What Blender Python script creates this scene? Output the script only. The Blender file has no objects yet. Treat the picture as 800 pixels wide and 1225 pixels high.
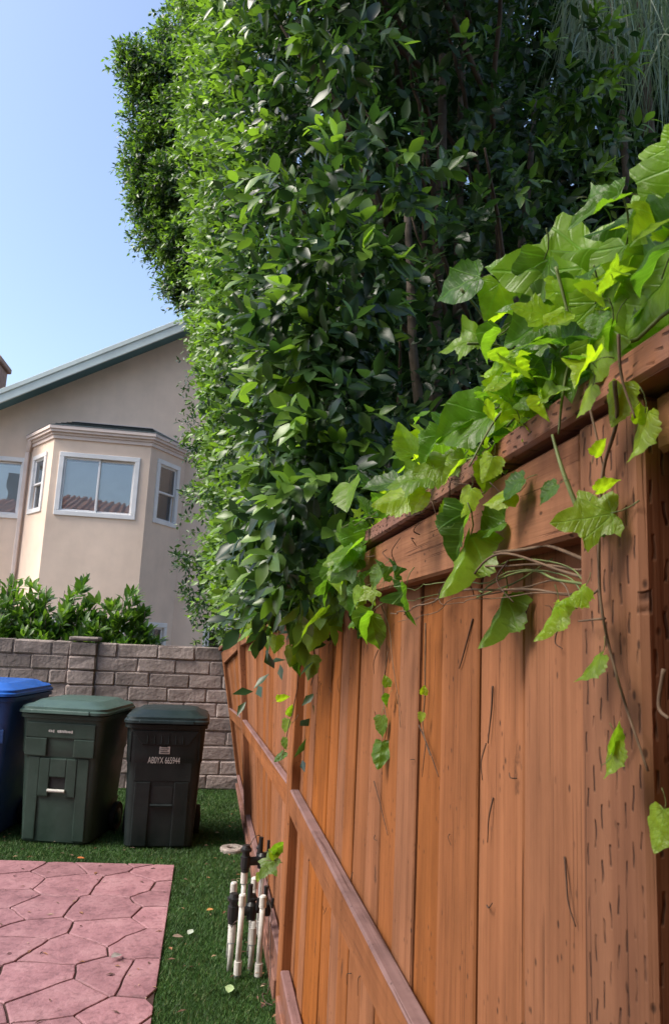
import bpy, bmesh, math, random
import numpy as np
from mathutils import Vector, Matrix, noise as mnoise

random.seed(7)
rng = np.random.default_rng(7)
SC = bpy.context.scene
COL = SC.collection
R = math.radians

# ------------------------------------------------------------------ camera
F_PX, CX, CY, EYE = 879.0, 400.0, 612.5, 1.53        # focal length and centre in photo pixels, eye height
up = np.array([240, 5112, -879.0]); up /= np.linalg.norm(up)
fw = np.array([-150, -143.5, -879.0]); fw -= up * (fw @ up); fw /= np.linalg.norm(fw)
rt = np.cross(fw, up)
ROT = np.array([rt, fw, up])                          # world <- camera ; +Y runs along the fence, +X towards it
cam_d = bpy.data.cameras.new('camera')
cam = bpy.data.objects.new('camera', cam_d); COL.objects.link(cam)
cam.matrix_world = Matrix.Translation((0, 0, EYE)) @ Matrix(ROT.tolist()).to_4x4()
cam_d.sensor_fit = 'HORIZONTAL'; cam_d.sensor_width = 36.0
cam_d.lens = 36.0 * F_PX / 800.0
cam_d.clip_start = 0.02; cam_d.clip_end = 2000
cam_d.dof.use_dof = True; cam_d.dof.focus_distance = 2.6; cam_d.dof.aperture_fstop = 24
SC.camera = cam

# ------------------------------------------------------------------ light
SUN_EL, SUN_AZ = R(48), R(261)                        # azimuth clockwise from +Y: hazy sun high on the left of the yard
world = bpy.data.worlds.new('World'); SC.world = world; world.use_nodes = True
wn = world.node_tree.nodes; wl = world.node_tree.links
sky = wn.new('ShaderNodeTexSky'); sky.sky_type = 'NISHITA'; sky.sun_disc = False
sky.sun_elevation = SUN_EL; sky.sun_rotation = SUN_AZ
sky.air_density = 1.0; sky.dust_density = 2.6; sky.ozone_density = 1.0
wl.new(sky.outputs[0], wn['Background'].inputs[0]); wn['Background'].inputs[1].default_value = 0.15
sd = bpy.data.lights.new('sun', 'SUN'); sd.energy = 2.0; sd.angle = R(24); sd.color = (1, .94, .84)
sun = bpy.data.objects.new('sun', sd); COL.objects.link(sun)
sdir = Vector((math.sin(SUN_AZ) * math.cos(SUN_EL), math.cos(SUN_AZ) * math.cos(SUN_EL), math.sin(SUN_EL)))
sun.rotation_euler = sdir.to_track_quat('Z', 'Y').to_euler(); sun.location = sdir * 40
SC.view_settings.view_transform = 'Standard'; SC.view_settings.look = 'None'
SC.view_settings.exposure = 1.1; SC.view_settings.gamma = 1.0
SC.render.engine = 'CYCLES'
SC.cycles.use_denoising = True
SC.cycles.max_bounces = 8; SC.cycles.transparent_max_bounces = 12
SC.cycles.sample_clamp_indirect = 6.0

# ------------------------------------------------------------------ helpers
def at(px, py, y):
    """world point seen at photo pixel (px, py) at distance y along the fence"""
    d = ROT @ np.array([px - CX, CY - py, -F_PX]); t = y / d[1]
    return Vector((d[0] * t, y, EYE + d[2] * t))

def atx(px, py, x):
    d = ROT @ np.array([px - CX, CY - py, -F_PX]); t = x / d[0]
    return Vector((x, d[1] * t, EYE + d[2] * t))

def tag(o, label=None, cat=None, group=None, kind=None):
    if label: o['label'] = label
    if cat: o['category'] = cat
    if group: o['group'] = group
    if kind: o['kind'] = kind
    return o

def empty(name, loc=(0, 0, 0), rz=0):
    o = bpy.data.objects.new(name, None); COL.objects.link(o)
    o.location = loc; o.rotation_euler[2] = rz; o.empty_display_size = .1
    return o

def link(name, me, mat=None, parent=None):
    o = bpy.data.objects.new(name, me); COL.objects.link(o)
    if mat is not None and len(me.materials) == 0:
        for m in (mat if isinstance(mat, (list, tuple)) else [mat]): me.materials.append(m)
    if parent is not None: o.parent = parent
    return o

def mesh(name, verts, faces, smooth=False):
    me = bpy.data.meshes.new(name); me.from_pydata([tuple(v) for v in verts], [], faces); me.update()
    if smooth: me.polygons.foreach_set('use_smooth', [True] * len(me.polygons))
    return me

def mk(name, verts, faces, mat, parent=None, smooth=False):
    return link(name, mesh(name, verts, faces, smooth), mat, parent)

class MB:
    """collects pieces of ONE part"""
    def __init__(s): s.v = []; s.f = []
    def add(s, v, f):
        n = len(s.v); s.v += [tuple(p) for p in v]; s.f += [tuple(i + n for i in q) for q in f]; return s
    def build(s, name, mat, parent=None, smooth=False): return mk(name, s.v, s.f, mat, parent, smooth)

def cbox(x0, x1, y0, y1, z0, z1, c=.004):
    """box with chamfered edges"""
    lo, hi = (x0, y0, z0), (x1, y1, z1)
    c = min(c, .45 * min(x1 - x0, y1 - y0, z1 - z0))
    v, idx = [], {}
    for sx in (0, 1):
        for sy in (0, 1):
            for sz in (0, 1):
                s = (sx, sy, sz)
                for ax in range(3):
                    p = [(hi[k] - (0 if k == ax else c)) if s[k] else (lo[k] + (0 if k == ax else c)) for k in range(3)]
                    idx[(s, ax)] = len(v); v.append(p)
    f = []
    for ax in range(3):
        a, b = [k for k in range(3) if k != ax]
        for e in (0, 1):
            q = []
            for (i, j) in ((0, 0), (1, 0), (1, 1), (0, 1)):
                s = [0, 0, 0]; s[ax] = e; s[a] = i; s[b] = j; q.append(idx[(tuple(s), ax)])
            f.append(q)
        for i in (0, 1):
            for j in (0, 1):
                s0 = [0, 0, 0]; s0[a] = i; s0[b] = j; s1 = list(s0); s1[ax] = 1
                f.append([idx[(tuple(s0), a)], idx[(tuple(s1), a)], idx[(tuple(s1), b)], idx[(tuple(s0), b)]])
    for s in [(i, j, k) for i in (0, 1) for j in (0, 1) for k in (0, 1)]:
        f.append([idx[(s, 0)], idx[(s, 1)], idx[(s, 2)]])
    # consistent outward normals
    cen = np.array([(lo[k] + hi[k]) / 2 for k in range(3)]); out = []
    V = np.array(v)
    for q in f:
        p = V[q]; n = np.cross(p[1] - p[0], p[2] - p[0])
        out.append(tuple(q) if n @ (p.mean(0) - cen) > 0 else tuple(q[::-1]))
    return v, out

def hexa(c8, bev=.006, seg=2):
    """bevelled solid from 8 corners: bottom 0-3 counter-clockwise, top 4-7"""
    bm = bmesh.new(); vs = [bm.verts.new(p) for p in c8]
    for q in ((3, 2, 1, 0), (4, 5, 6, 7), (0, 1, 5, 4), (1, 2, 6, 5), (2, 3, 7, 6), (3, 0, 4, 7)): bm.faces.new([vs[i] for i in q])
    if bev: bmesh.ops.bevel(bm, geom=bm.edges[:], offset=bev, segments=seg, affect='EDGES', profile=.6)
    bmesh.ops.recalc_face_normals(bm, faces=bm.faces)
    bm.verts.ensure_lookup_table()
    v = [tuple(p.co) for p in bm.verts]; f = [tuple(p.index for p in q.verts) for q in bm.faces]
    bm.free(); return v, f

def loft(rings, cap0=True, cap1=True):
    n = len(rings[0]); v = [p for r in rings for p in r]; f = []
    for k in range(len(rings) - 1):
        for i in range(n):
            j = (i + 1) % n; f.append((k * n + i, k * n + j, (k + 1) * n + j, (k + 1) * n + i))
    if cap0: f.append(tuple(range(n))[::-1])
    if cap1: f.append(tuple((len(rings) - 1) * n + i for i in range(n)))
    return v, f

def tube(pts, r, n=6, caps=True):
    """tube along points; r number or list"""
    P = [Vector(p) for p in pts]; rr = r if isinstance(r, (list, tuple)) else [r] * len(P)
    rings = []; u = None
    for i, p in enumerate(P):
        t = (P[min(i + 1, len(P) - 1)] - P[max(i - 1, 0)])
        if t.length < 1e-9: t = Vector((0, 0, 1))
        t.normalize()
        if u is None: u = t.orthogonal().normalized()
        u = (u - t * u.dot(t)); u = u.normalized() if u.length > 1e-6 else t.orthogonal().normalized()
        w = t.cross(u)
        rings.append([tuple(p + (u * math.cos(a) + w * math.sin(a)) * rr[i]) for a in [2 * math.pi * k / n for k in range(n)]])
    return loft(rings, caps, caps)

def curve_pts(ctrl, n=24, wob=0, seed=0):
    """Catmull-Rom through control points"""
    c = [Vector(p) for p in ctrl]; c = [c[0] * 2 - c[1]] + c + [c[-1] * 2 - c[-2]]; out = []
    m = len(c) - 3
    for k in range(n + 1):
        s = k / n * m; i = min(int(s), m - 1); t = s - i
        p0, p1, p2, p3 = c[i:i + 4]
        p = .5 * ((2 * p1) + (p2 - p0) * t + (2 * p0 - 5 * p1 + 4 * p2 - p3) * t * t + (3 * p1 - p0 - 3 * p2 + p3) * t ** 3)
        if wob:
            q = p * 9 + Vector((seed, seed * 2.3, 0)); p = p + Vector(mnoise.noise_vector(q)) * wob
        out.append(p)
    return out

# ------------------------------------------------------------------ materials
def mat(name):
    m = bpy.data.materials.new(name); m.use_nodes = True
    return m, m.node_tree.nodes, m.node_tree.links, m.node_tree.nodes['Principled BSDF']

def N(nt, kind, **kw):
    n = nt.new(kind)
    for k, v in kw.items():
        if k.startswith('i_'): n.inputs[k[2:].replace('_', ' ')].default_value = v
        else: setattr(n, k, v)
    return n

def ramp(nt, stops, interp='LINEAR'):
    r = nt.new('ShaderNodeValToRGB'); r.color_ramp.interpolation = interp
    e = r.color_ramp.elements
    while len(e) < len(stops): e.new(.5)
    for k, (p, c) in enumerate(stops):
        e[k].position = p; e[k].color = (c, c, c, 1) if isinstance(c, (int, float)) else (*c, 1)
    return r

def mixc(nt, ln, fac, a, b, mode='MIX'):
    m = nt.new('ShaderNodeMix'); m.data_type = 'RGBA'; m.blend_type = mode
    for s, x in ((0, fac), (6, a), (7, b)):
        if isinstance(x, bpy.types.NodeSocket): ln.new(x, m.inputs[s])
        else: m.inputs[s].default_value = x if s == 0 else (*x, 1)
    return m.outputs[2]

def math_(nt, ln, op, a, b=0.0, c=None):
    m = nt.new('ShaderNodeMath'); m.operation = op
    for s, x in enumerate((a, b) if c is None else (a, b, c)):
        if isinstance(x, bpy.types.NodeSocket): ln.new(x, m.inputs[s])
        else: m.inputs[s].default_value = x
    return m.outputs[0]

def coords(nt, ln, scale=(1, 1, 1), kind='Object', offset_random=0.0):
    tc = nt.new('ShaderNodeTexCoord'); mp = nt.new('ShaderNodeMapping'); mp.inputs['Scale'].default_value = scale
    ln.new(tc.outputs[kind], mp.inputs[0])
    if offset_random:
        oi = nt.new('ShaderNodeObjectInfo'); cb = nt.new('ShaderNodeCombineXYZ')
        v = math_(nt, ln, 'MULTIPLY', oi.outputs['Random'], offset_random)
        for k in range(3): ln.new(v, cb.inputs[k])
        ln.new(cb.outputs[0], mp.inputs['Location'])
    return mp.outputs[0]

def bump(nt, ln, height, strength, dist, bsdf):
    b = nt.new('ShaderNodeBump'); b.inputs['Strength'].default_value = strength; b.inputs['Distance'].default_value = dist
    ln.new(height, b.inputs['Height']); ln.new(b.outputs[0], bsdf.inputs['Normal']); return b

def plain(name, col, rough=.6, var=.15, scale=8, spec=.4, bmp=0, bscale=60, metal=0):
    m, nt, ln, b = mat(name)
    n = N(nt, 'ShaderNodeTexNoise'); n.inputs['Scale'].default_value = scale; n.inputs['Detail'].default_value = 6
    ln.new(coords(nt, ln), n.inputs['Vector'])
    r = ramp(nt, [(.3, tuple(c * (1 - var) for c in col)), (.7, tuple(min(1, c * (1 + var)) for c in col))])
    ln.new(n.outputs[0], r.inputs[0]); ln.new(r.outputs[0], b.inputs['Base Color'])
    b.inputs['Roughness'].default_value = rough; b.inputs['Specular IOR Level'].default_value = spec; b.inputs['Metallic'].default_value = metal
    if bmp:
        n2 = N(nt, 'ShaderNodeTexNoise'); n2.inputs['Scale'].default_value = bscale; n2.inputs['Detail'].default_value = 5
        ln.new(coords(nt, ln), n2.inputs['Vector']); bump(nt, ln, n2.outputs[0], bmp, .01, b)
    return m

def wood(name, dark, light, axis, incised=None, rough=.75, grey=0.0, weather=None):
    """stained timber, grain along axis (0,1,2)"""
    m, nt, ln, b = mat(name)
    s1 = [24, 24, 24]; s1[axis] = .8
    s2 = [150, 150, 150]; s2[axis] = 2.5
    v1 = coords(nt, ln, s1, offset_random=37.0); v2 = coords(nt, ln, s2, offset_random=11.0)
    n1 = N(nt, 'ShaderNodeTexNoise'); n1.inputs['Scale'].default_value = 1; n1.inputs['Detail'].default_value = 5; n1.inputs['Distortion'].default_value = .6
    n2 = N(nt, 'ShaderNodeTexNoise'); n2.inputs['Scale'].default_value = 1; n2.inputs['Detail'].default_value = 3
    ln.new(v1, n1.inputs['Vector']); ln.new(v2, n2.inputs['Vector'])
    r1 = ramp(nt, [(.30, dark), (.48, tuple((a * .45 + c * .55) for a, c in zip(dark, light))), (.72, light)])
    ln.new(n1.outputs[0], r1.inputs[0])
    r2 = ramp(nt, [(.25, .84), (.55, 1.0)]); ln.new(n2.outputs[0], r2.inputs[0])
    col = mixc(nt, ln, .8, r1.outputs[0], r2.outputs[0], 'MULTIPLY')
    # piece to piece
    oi = nt.new('ShaderNodeObjectInfo')
    hs = nt.new('ShaderNodeHueSaturation')
    val = N(nt, 'ShaderNodeMapRange'); ln.new(oi.outputs['Random'], val.inputs[0]); val.inputs[3].default_value = .86; val.inputs[4].default_value = 1.08
    ln.new(val.outputs[0], hs.inputs['Value'])
    sat = math_(nt, ln, 'MULTIPLY', oi.outputs['Random'], 7.31); sat = math_(nt, ln, 'FRACT', sat)
    sm = N(nt, 'ShaderNodeMapRange'); ln.new(sat, sm.inputs[0]); sm.inputs[3].default_value = .86; sm.inputs[4].default_value = 1.04
    ln.new(sm.outputs[0], hs.inputs['Saturation']); ln.new(col, hs.inputs['Color']); col = hs.outputs[0]
    # blotchy stain fade
    nb = N(nt, 'ShaderNodeTexNoise'); nb.inputs['Scale'].default_value = 3.0; nb.inputs['Detail'].default_value = 6; nb.inputs['Roughness'].default_value = .65
    ln.new(coords(nt, ln, (2.4, 2.4, 1)), nb.inputs['Vector'])
    rb = ramp(nt, [(.35, .80), (.62, 1.08)]); ln.new(nb.outputs[0], rb.inputs[0])
    col = mixc(nt, ln, 1.0, col, rb.outputs[0], 'MULTIPLY')
    # drips running with the grain
    sdr = [26, 26, 26]; sdr[2] = .9
    nd = N(nt, 'ShaderNodeTexNoise'); nd.inputs['Scale'].default_value = 1; nd.inputs['Detail'].default_value = 4
    ln.new(coords(nt, ln, sdr), nd.inputs['Vector'])
    rd = ramp(nt, [(.56, 0.0), (.74, 1.0)]); ln.new(nd.outputs[0], rd.inputs[0])
    fd = math_(nt, ln, 'MULTIPLY', rd.outputs[0], .26)
    col = mixc(nt, ln, fd, col, tuple(c * .42 for c in dark))
    # fine checks that open along the grain
    sc_ = [210, 210, 210]; sc_[axis] = 3.2
    nc = N(nt, 'ShaderNodeTexNoise'); nc.inputs['Scale'].default_value = 1; nc.inputs['Detail'].default_value = 2; ln.new(coords(nt, ln, sc_, offset_random=19.0), nc.inputs['Vector'])
    rch = ramp(nt, [(.30, 1.0), (.37, 0.0)]); ln.new(nc.outputs[0], rch.inputs[0])
    col = mixc(nt, ln, math_(nt, ln, 'MULTIPLY', rch.outputs[0], .55), col, (.05, .02, .012))
    # knots and dirt specks
    vk = N(nt, 'ShaderNodeTexVoronoi'); vk.inputs['Scale'].default_value = 1
    ks = [16, 16, 16]; ks[axis] = 6
    vwn = N(nt, 'ShaderNodeTexNoise'); vwn.inputs['Scale'].default_value = 30; ln.new(coords(nt, ln), vwn.inputs['Vector'])
    va = nt.new('ShaderNodeVectorMath'); va.operation = 'MULTIPLY_ADD'; va.inputs[1].default_value = (.9, .9, .9)
    ln.new(vwn.outputs[1], va.inputs[0]); ln.new(coords(nt, ln, ks, offset_random=5.0), va.inputs[2])
    ln.new(va.outputs[0], vk.inputs['Vector'])
    rk = ramp(nt, [(.10, 1.0), (.13, .35), (.17, .75), (.22, 0.0)]); ln.new(vk.outputs['Distance'], rk.inputs[0])
    sp = N(nt, 'ShaderNodeTexVoronoi'); sp.inputs['Scale'].default_value = 1
    ss = [58, 58, 58]; ss[axis] = 34
    ln.new(coords(nt, ln, ss), sp.inputs['Vector'])
    rs = ramp(nt, [(.10, 1.0), (.20, 0.0)]); ln.new(sp.outputs['Distance'], rs.inputs[0])
    cl = N(nt, 'ShaderNodeTexNoise'); cl.inputs['Scale'].default_value = 9; cl.inputs['Detail'].default_value = 3; ln.new(coords(nt, ln), cl.inputs['Vector'])
    rc = ramp(nt, [(.48, 0.0), (.60, 1.0)]); ln.new(cl.outputs[0], rc.inputs[0])
    spk = math_(nt, ln, 'MULTIPLY', rs.outputs[0], rc.outputs[0])
    ck = N(nt, 'ShaderNodeTexNoise'); ck.inputs['Scale'].default_value = 4; ln.new(coords(nt, ln), ck.inputs['Vector'])
    rck = ramp(nt, [(.55, 0.0), (.6, 1.0)]); ln.new(ck.outputs[0], rck.inputs[0])
    kn = math_(nt, ln, 'MULTIPLY', rk.outputs[0], rck.outputs[0])
    dirt = math_(nt, ln, 'MAXIMUM', math_(nt, ln, 'MULTIPLY', spk, .85), math_(nt, ln, 'MULTIPLY', kn, .7))
    col = mixc(nt, ln, dirt, col, (.035, .018, .012))
    if weather:
        nw = N(nt, 'ShaderNodeTexNoise'); nw.inputs['Scale'].default_value = 5; nw.inputs['Detail'].default_value = 8; nw.inputs['Roughness'].default_value = .7
        ln.new(coords(nt, ln, offset_random=3.0), nw.inputs['Vector'])
        rw = ramp(nt, [(.40, 0.0), (.58, 1.0)]); ln.new(nw.outputs[0], rw.inputs[0])
        col = mixc(nt, ln, math_(nt, ln, 'MULTIPLY', rw.outputs[0], .55), col, weather)
    hgt = math_(nt, ln, 'ADD', math_(nt, ln, 'MULTIPLY', n1.outputs[0], .5), math_(nt, ln, 'MULTIPLY', n2.outputs[0], .5))
    hgt = math_(nt, ln, 'SUBTRACT', hgt, math_(nt, ln, 'MULTIPLY', dirt, .25)); hgt = math_(nt, ln, 'SUBTRACT', hgt, math_(nt, ln, 'MULTIPLY', rch.outputs[0], .5))
    if incised:
        # rows of staggered slits pressed into treated timber: across (axis a, pitch pa), along (axis, pitch pl)
        a, pa, pl, wfrac, lfrac = incised
        tc = nt.new('ShaderNodeTexCoord'); sx = nt.new('ShaderNodeSeparateXYZ')
        wob = N(nt, 'ShaderNodeTexNoise'); wob.inputs['Scale'].default_value = 22; ln.new(tc.outputs['Object'], wob.inputs['Vector'])
        ad = nt.new('ShaderNodeVectorMath'); ad.operation = 'MULTIPLY_ADD'; ad.inputs[1].default_value = (.010, .010, .022)
        ln.new(wob.outputs[1], ad.inputs[0]); ln.new(tc.outputs['Object'], ad.inputs[2]); ln.new(ad.outputs[0], sx.inputs[0])
        cu = math_(nt, ln, 'ADD', sx.outputs[1], sx.outputs[0]) if a == 1 else sx.outputs[a]
        u = math_(nt, ln, 'DIVIDE', cu, pa); row = math_(nt, ln, 'FLOOR', u)
        fu = math_(nt, ln, 'ABSOLUTE', math_(nt, ln, 'SUBTRACT', math_(nt, ln, 'FRACT', u), .5))
        st = math_(nt, ln, 'FRACT', math_(nt, ln, 'MULTIPLY', row, .3819))
        w_ = math_(nt, ln, 'ADD', math_(nt, ln, 'DIVIDE', sx.outputs[axis], pl), st)
        fwv = math_(nt, ln, 'ABSOLUTE', math_(nt, ln, 'SUBTRACT', math_(nt, ln, 'FRACT', w_), .5))
        m1 = N(nt, 'ShaderNodeMapRange', interpolation_type='SMOOTHSTEP'); ln.new(fu, m1.inputs[0]); m1.inputs[1].default_value = wfrac * .5; m1.inputs[2].default_value = wfrac * 1.25; m1.inputs[3].default_value = 1; m1.inputs[4].default_value = 0
        m2 = N(nt, 'ShaderNodeMapRange', interpolation_type='SMOOTHSTEP'); ln.new(fwv, m2.inputs[0]); m2.inputs[1].default_value = lfrac * .8; m2.inputs[2].default_value = lfrac * 1.1; m2.inputs[3].default_value = 1; m2.inputs[4].default_value = 0
        nn = N(nt, 'ShaderNodeTexNoise'); nn.inputs['Scale'].default_value = 30; ln.new(tc.outputs['Object'], nn.inputs['Vector'])
        rn = ramp(nt, [(.34, 0.0), (.55, 1.0)]); ln.new(nn.outputs[0], rn.inputs[0])
        slit = math_(nt, ln, 'MULTIPLY', math_(nt, ln, 'MULTIPLY', m1.outputs[0], m2.outputs[0]), rn.outputs[0])
        col = mixc(nt, ln, math_(nt, ln, 'MULTIPLY', slit, .85), col, (.04, .02, .014))
        hgt = math_(nt, ln, 'SUBTRACT', hgt, math_(nt, ln, 'MULTIPLY', slit, 1.4))
    ln.new(col, b.inputs['Base Color'])
    b.inputs['Roughness'].default_value = rough; b.inputs['Specular IOR Level'].default_value = .12
    bump(nt, ln, hgt, .55, .004, b)
    return m

DK, LT = (.205, .068, .018), (.285, .099, .028)
M = {}
M['board'] = wood('stained_board', DK, LT, 2)
M['post'] = wood('incised_post', (.18, .062, .021), (.285, .107, .038), 2, incised=(1, .0135, .052, .13, .22))
M['rail'] = wood('stained_rail', DK, LT, 1)
M['fascia'] = wood('stained_fascia', (.19, .066, .023), (.31, .12, .045), 1)
M['cap'] = wood('incised_cap', (.17, .068, .036), (.28, .12, .066), 1, incised=(2, .011, .034, .16, .2), weather=(.17, .10, .088))
M['railtop'] = wood('weathered_rail_top', (.15, .082, .076), (.25, .145, .135), 1)
M['kick'] = wood('weathered_kickboard', (.17, .07, .042), (.28, .125, .08), 1, weather=(.18, .10, .092))

def leafmat(name, dark, light, young, trans, rough=.34, tr_fac=.38, spec=.5, veins=False):
    m, nt, ln, b = mat(name)
    ge = nt.new('ShaderNodeNewGeometry')
    if veins:
        oi = nt.new('ShaderNodeObjectInfo'); rnd = oi.outputs['Random']
    else: rnd = ge.outputs['Random Per Island']
    r = ramp(nt, [(0, dark), (1, light)]); ln.new(rnd, r.inputs[0])
    col = r.outputs[0]
    at_ = nt.new('ShaderNodeAttribute'); at_.attribute_name = 'tint'
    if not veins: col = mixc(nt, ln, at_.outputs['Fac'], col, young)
    else:
        oi2 = oi.outputs['Color']
        sep = nt.new('ShaderNodeSeparateColor'); ln.new(oi2, sep.inputs[0])
        col = mixc(nt, ln, sep.outputs[0], col, young)
        uv = nt.new('ShaderNodeUVMap'); sx = nt.new('ShaderNodeSeparateXYZ'); ln.new(uv.outputs[0], sx.inputs[0])
        x = math_(nt, ln, 'SUBTRACT', sx.outputs[0], .5); y = math_(nt, ln, 'SUBTRACT', sx.outputs[1], .5)
        vein = None
        for ang in (0, 38, -38, 82, -82, 125, -125):
            c, s = math.cos(R(ang)), math.sin(R(ang))
            along = math_(nt, ln, 'ADD', math_(nt, ln, 'MULTIPLY', x, c), math_(nt, ln, 'MULTIPLY', y, s))
            across = math_(nt, ln, 'ABSOLUTE', math_(nt, ln, 'SUBTRACT', math_(nt, ln, 'MULTIPLY', y, c), math_(nt, ln, 'MULTIPLY', x, s)))
            w = N(nt, 'ShaderNodeMapRange'); ln.new(across, w.inputs[0]); w.inputs[1].default_value = .001; w.inputs[2].default_value = .0065; w.inputs[3].default_value = 1; w.inputs[4].default_value = 0
            g = math_(nt, ln, 'GREATER_THAN', along, 0.0); e = math_(nt, ln, 'MULTIPLY', w.outputs[0], g)
            vein = e if vein is None else math_(nt, ln, 'MAXIMUM', vein, e)
        ay = math_(nt, ln, 'ABSOLUTE', y)
        cw = math_(nt, ln, 'ADD', math_(nt, ln, 'MULTIPLY', math_(nt, ln, 'SUBTRACT', x, math_(nt, ln, 'MULTIPLY', ay, .75)), 22.0), math_(nt, ln, 'MULTIPLY', math_(nt, ln, 'MULTIPLY', ay, ay), 40.0))
        cf = math_(nt, ln, 'ABSOLUTE', math_(nt, ln, 'SUBTRACT', math_(nt, ln, 'FRACT', cw), .5))
        cm = N(nt, 'ShaderNodeMapRange'); ln.new(cf, cm.inputs[0]); cm.inputs[1].default_value = .02; cm.inputs[2].default_value = .13; cm.inputs[3].default_value = .22; cm.inputs[4].default_value = 0
        vein = math_(nt, ln, 'MAXIMUM', math_(nt, ln, 'MULTIPLY', vein, .8), cm.outputs[0])
        col = mixc(nt, ln, math_(nt, ln, 'MULTIPLY', vein, .6), col, tuple(min(1, c * 1.7 + .02) for c in light))
        nz = N(nt, 'ShaderNodeTexNoise'); nz.inputs['Scale'].default_value = 9; nz.inputs['Detail'].default_value = 5; ln.new(uv.outputs[0], nz.inputs['Vector'])
        rz = ramp(nt, [(.3, .78), (.65, 1.1)]); ln.new(nz.outputs[0], rz.inputs[0]); col = mixc(nt, ln, 1.0, col, rz.outputs[0], 'MULTIPLY')
        hb = math_(nt, ln, 'SUBTRACT', nz.outputs[0], math_(nt, ln, 'MULTIPLY', vein, .5)); bump(nt, ln, hb, .5, .006, b)
    ln.new(col, b.inputs['Base Color']); b.inputs['Roughness'].default_value = rough; b.inputs['Specular IOR Level'].default_value = spec
    t = nt.new('ShaderNodeBsdfTranslucent')
    tc = mixc(nt, ln, 1.0, col, trans, 'MULTIPLY'); ln.new(tc, t.inputs[0])
    mx = nt.new('ShaderNodeMixShader'); mx.inputs[0].default_value = tr_fac
    ln.new(b.outputs[0], mx.inputs[1]); ln.new(t.outputs[0], mx.inputs[2])
    ln.new(mx.outputs[0], nt['Material Output'].inputs[0])
    return m

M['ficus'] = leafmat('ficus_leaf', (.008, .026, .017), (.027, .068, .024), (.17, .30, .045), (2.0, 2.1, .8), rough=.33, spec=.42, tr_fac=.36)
M['ivy'] = leafmat('ivy_leaf', (.032, .095, .022), (.10, .23, .024), (.30, .46, .024), (2.1, 2.0, .6), rough=.36, spec=.38, tr_fac=.55, veins=True)
M['shrub'] = leafmat('laurel_leaf', (.032, .085, .018), (.085, .18, .03), (.16, .27, .045), (2, 2.2, .8), rough=.35, tr_fac=.35)
M['strand'] = leafmat('weeping_leaf', (.08, .13, .10), (.19, .26, .19), (.22, .30, .15), (1.6, 1.8, 1.2), rough=.4, tr_fac=.3)
M['stem'] = plain('green_stem', (.11, .14, .04), .6, .35, 30)
M['oldstem'] = plain('woody_stem', (.12, .075, .045), .8, .4, 40)
M['deadstem'] = plain('dead_rootlet', (.06, .032, .02), .9, .4, 40)
M['bark'] = plain('bark', (.13, .105, .085), .9, .4, 9, .2, .8, 30)
M['shadebark'] = plain('shade_darkened_bark', (.075, .055, .04), .9, .4, 9, .2, .6, 30)  # bark darkened to paint shade on branches inside the crown
M['dead_leaf'] = plain('dead_leaf', (.05, .06, .035), .7, .4, 30)

# ------------------------------------------------------------------ foliage engines
HI_V = np.array([[0, 0], [.33, 0], [.66, 0], [1, 0], [.17, .31], [.47, .5], [.79, .30], [.17, -.31], [.47, -.5], [.79, -.30]])
HI_F = np.array([[0, 1, 4], [1, 5, 4], [1, 2, 5], [2, 6, 5], [2, 3, 6], [0, 7, 1], [1, 7, 8], [1, 8, 2], [2, 8, 9], [2, 9, 3]])
LO_V = np.array([[0, 0], [1, 0], [.48, .5], [.48, -.5]])
LO_F = np.array([[0, 1, 2], [0, 3, 1]])

def unit(a): return a / np.maximum(np.linalg.norm(a, axis=-1, keepdims=True), 1e-9)

def leaves(P, T, Nn, L, W, tint, hi=True, fold=.28, droop=.22):
    """arrays of leaves -> verts, tris, tint"""
    tv, tf = (HI_V, HI_F) if hi else (LO_V, LO_F)
    T = unit(T); B = unit(np.cross(Nn, T)); Nn = np.cross(T, B)
    n = len(P)
    x = tv[None, :, 0]; y = tv[None, :, 1]
    fo = (fold * (.4 + 1.2 * rng.random(n)))[:, None]; dr = (droop * (2 * rng.random(n) - .35))[:, None]
    z = np.abs(y) * fo * W[:, None] - dr * x ** 2 * L[:, None]
    V = P[:, None] + T[:, None] * (x * L[:, None])[..., None] + B[:, None] * (y * W[:, None])[..., None] + Nn[:, None] * z[..., None]
    Fq = tf[None] + (np.arange(n) * len(tv))[:, None, None]
    return V.reshape(-1, 3), Fq.reshape(-1, 3), np.repeat(tint, len(tv))

def tri_obj(name, chunks, material, parent):
    V = np.concatenate([c[0] for c in chunks]); o = 0; Fs = []
    for c in chunks: Fs.append(c[1] + o); o += len(c[0])
    Fa = np.concatenate(Fs); tn = np.concatenate([c[2] for c in chunks])
    me = bpy.data.meshes.new(name)
    me.vertices.add(len(V)); me.vertices.foreach_set('co', V.ravel())
    me.loops.add(len(Fa) * 3); me.loops.foreach_set('vertex_index', Fa.ravel())
    me.polygons.add(len(Fa)); me.polygons.foreach_set('loop_start', np.arange(len(Fa)) * 3)
    me.polygons.foreach_set('use_smooth', np.ones(len(Fa), bool))
    a = me.attributes.new('tint', 'FLOAT', 'POINT'); a.data.foreach_set('value', tn.astype(np.float32))
    me.update(calc_edges=True)
    return link(name, me, material, parent)

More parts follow.
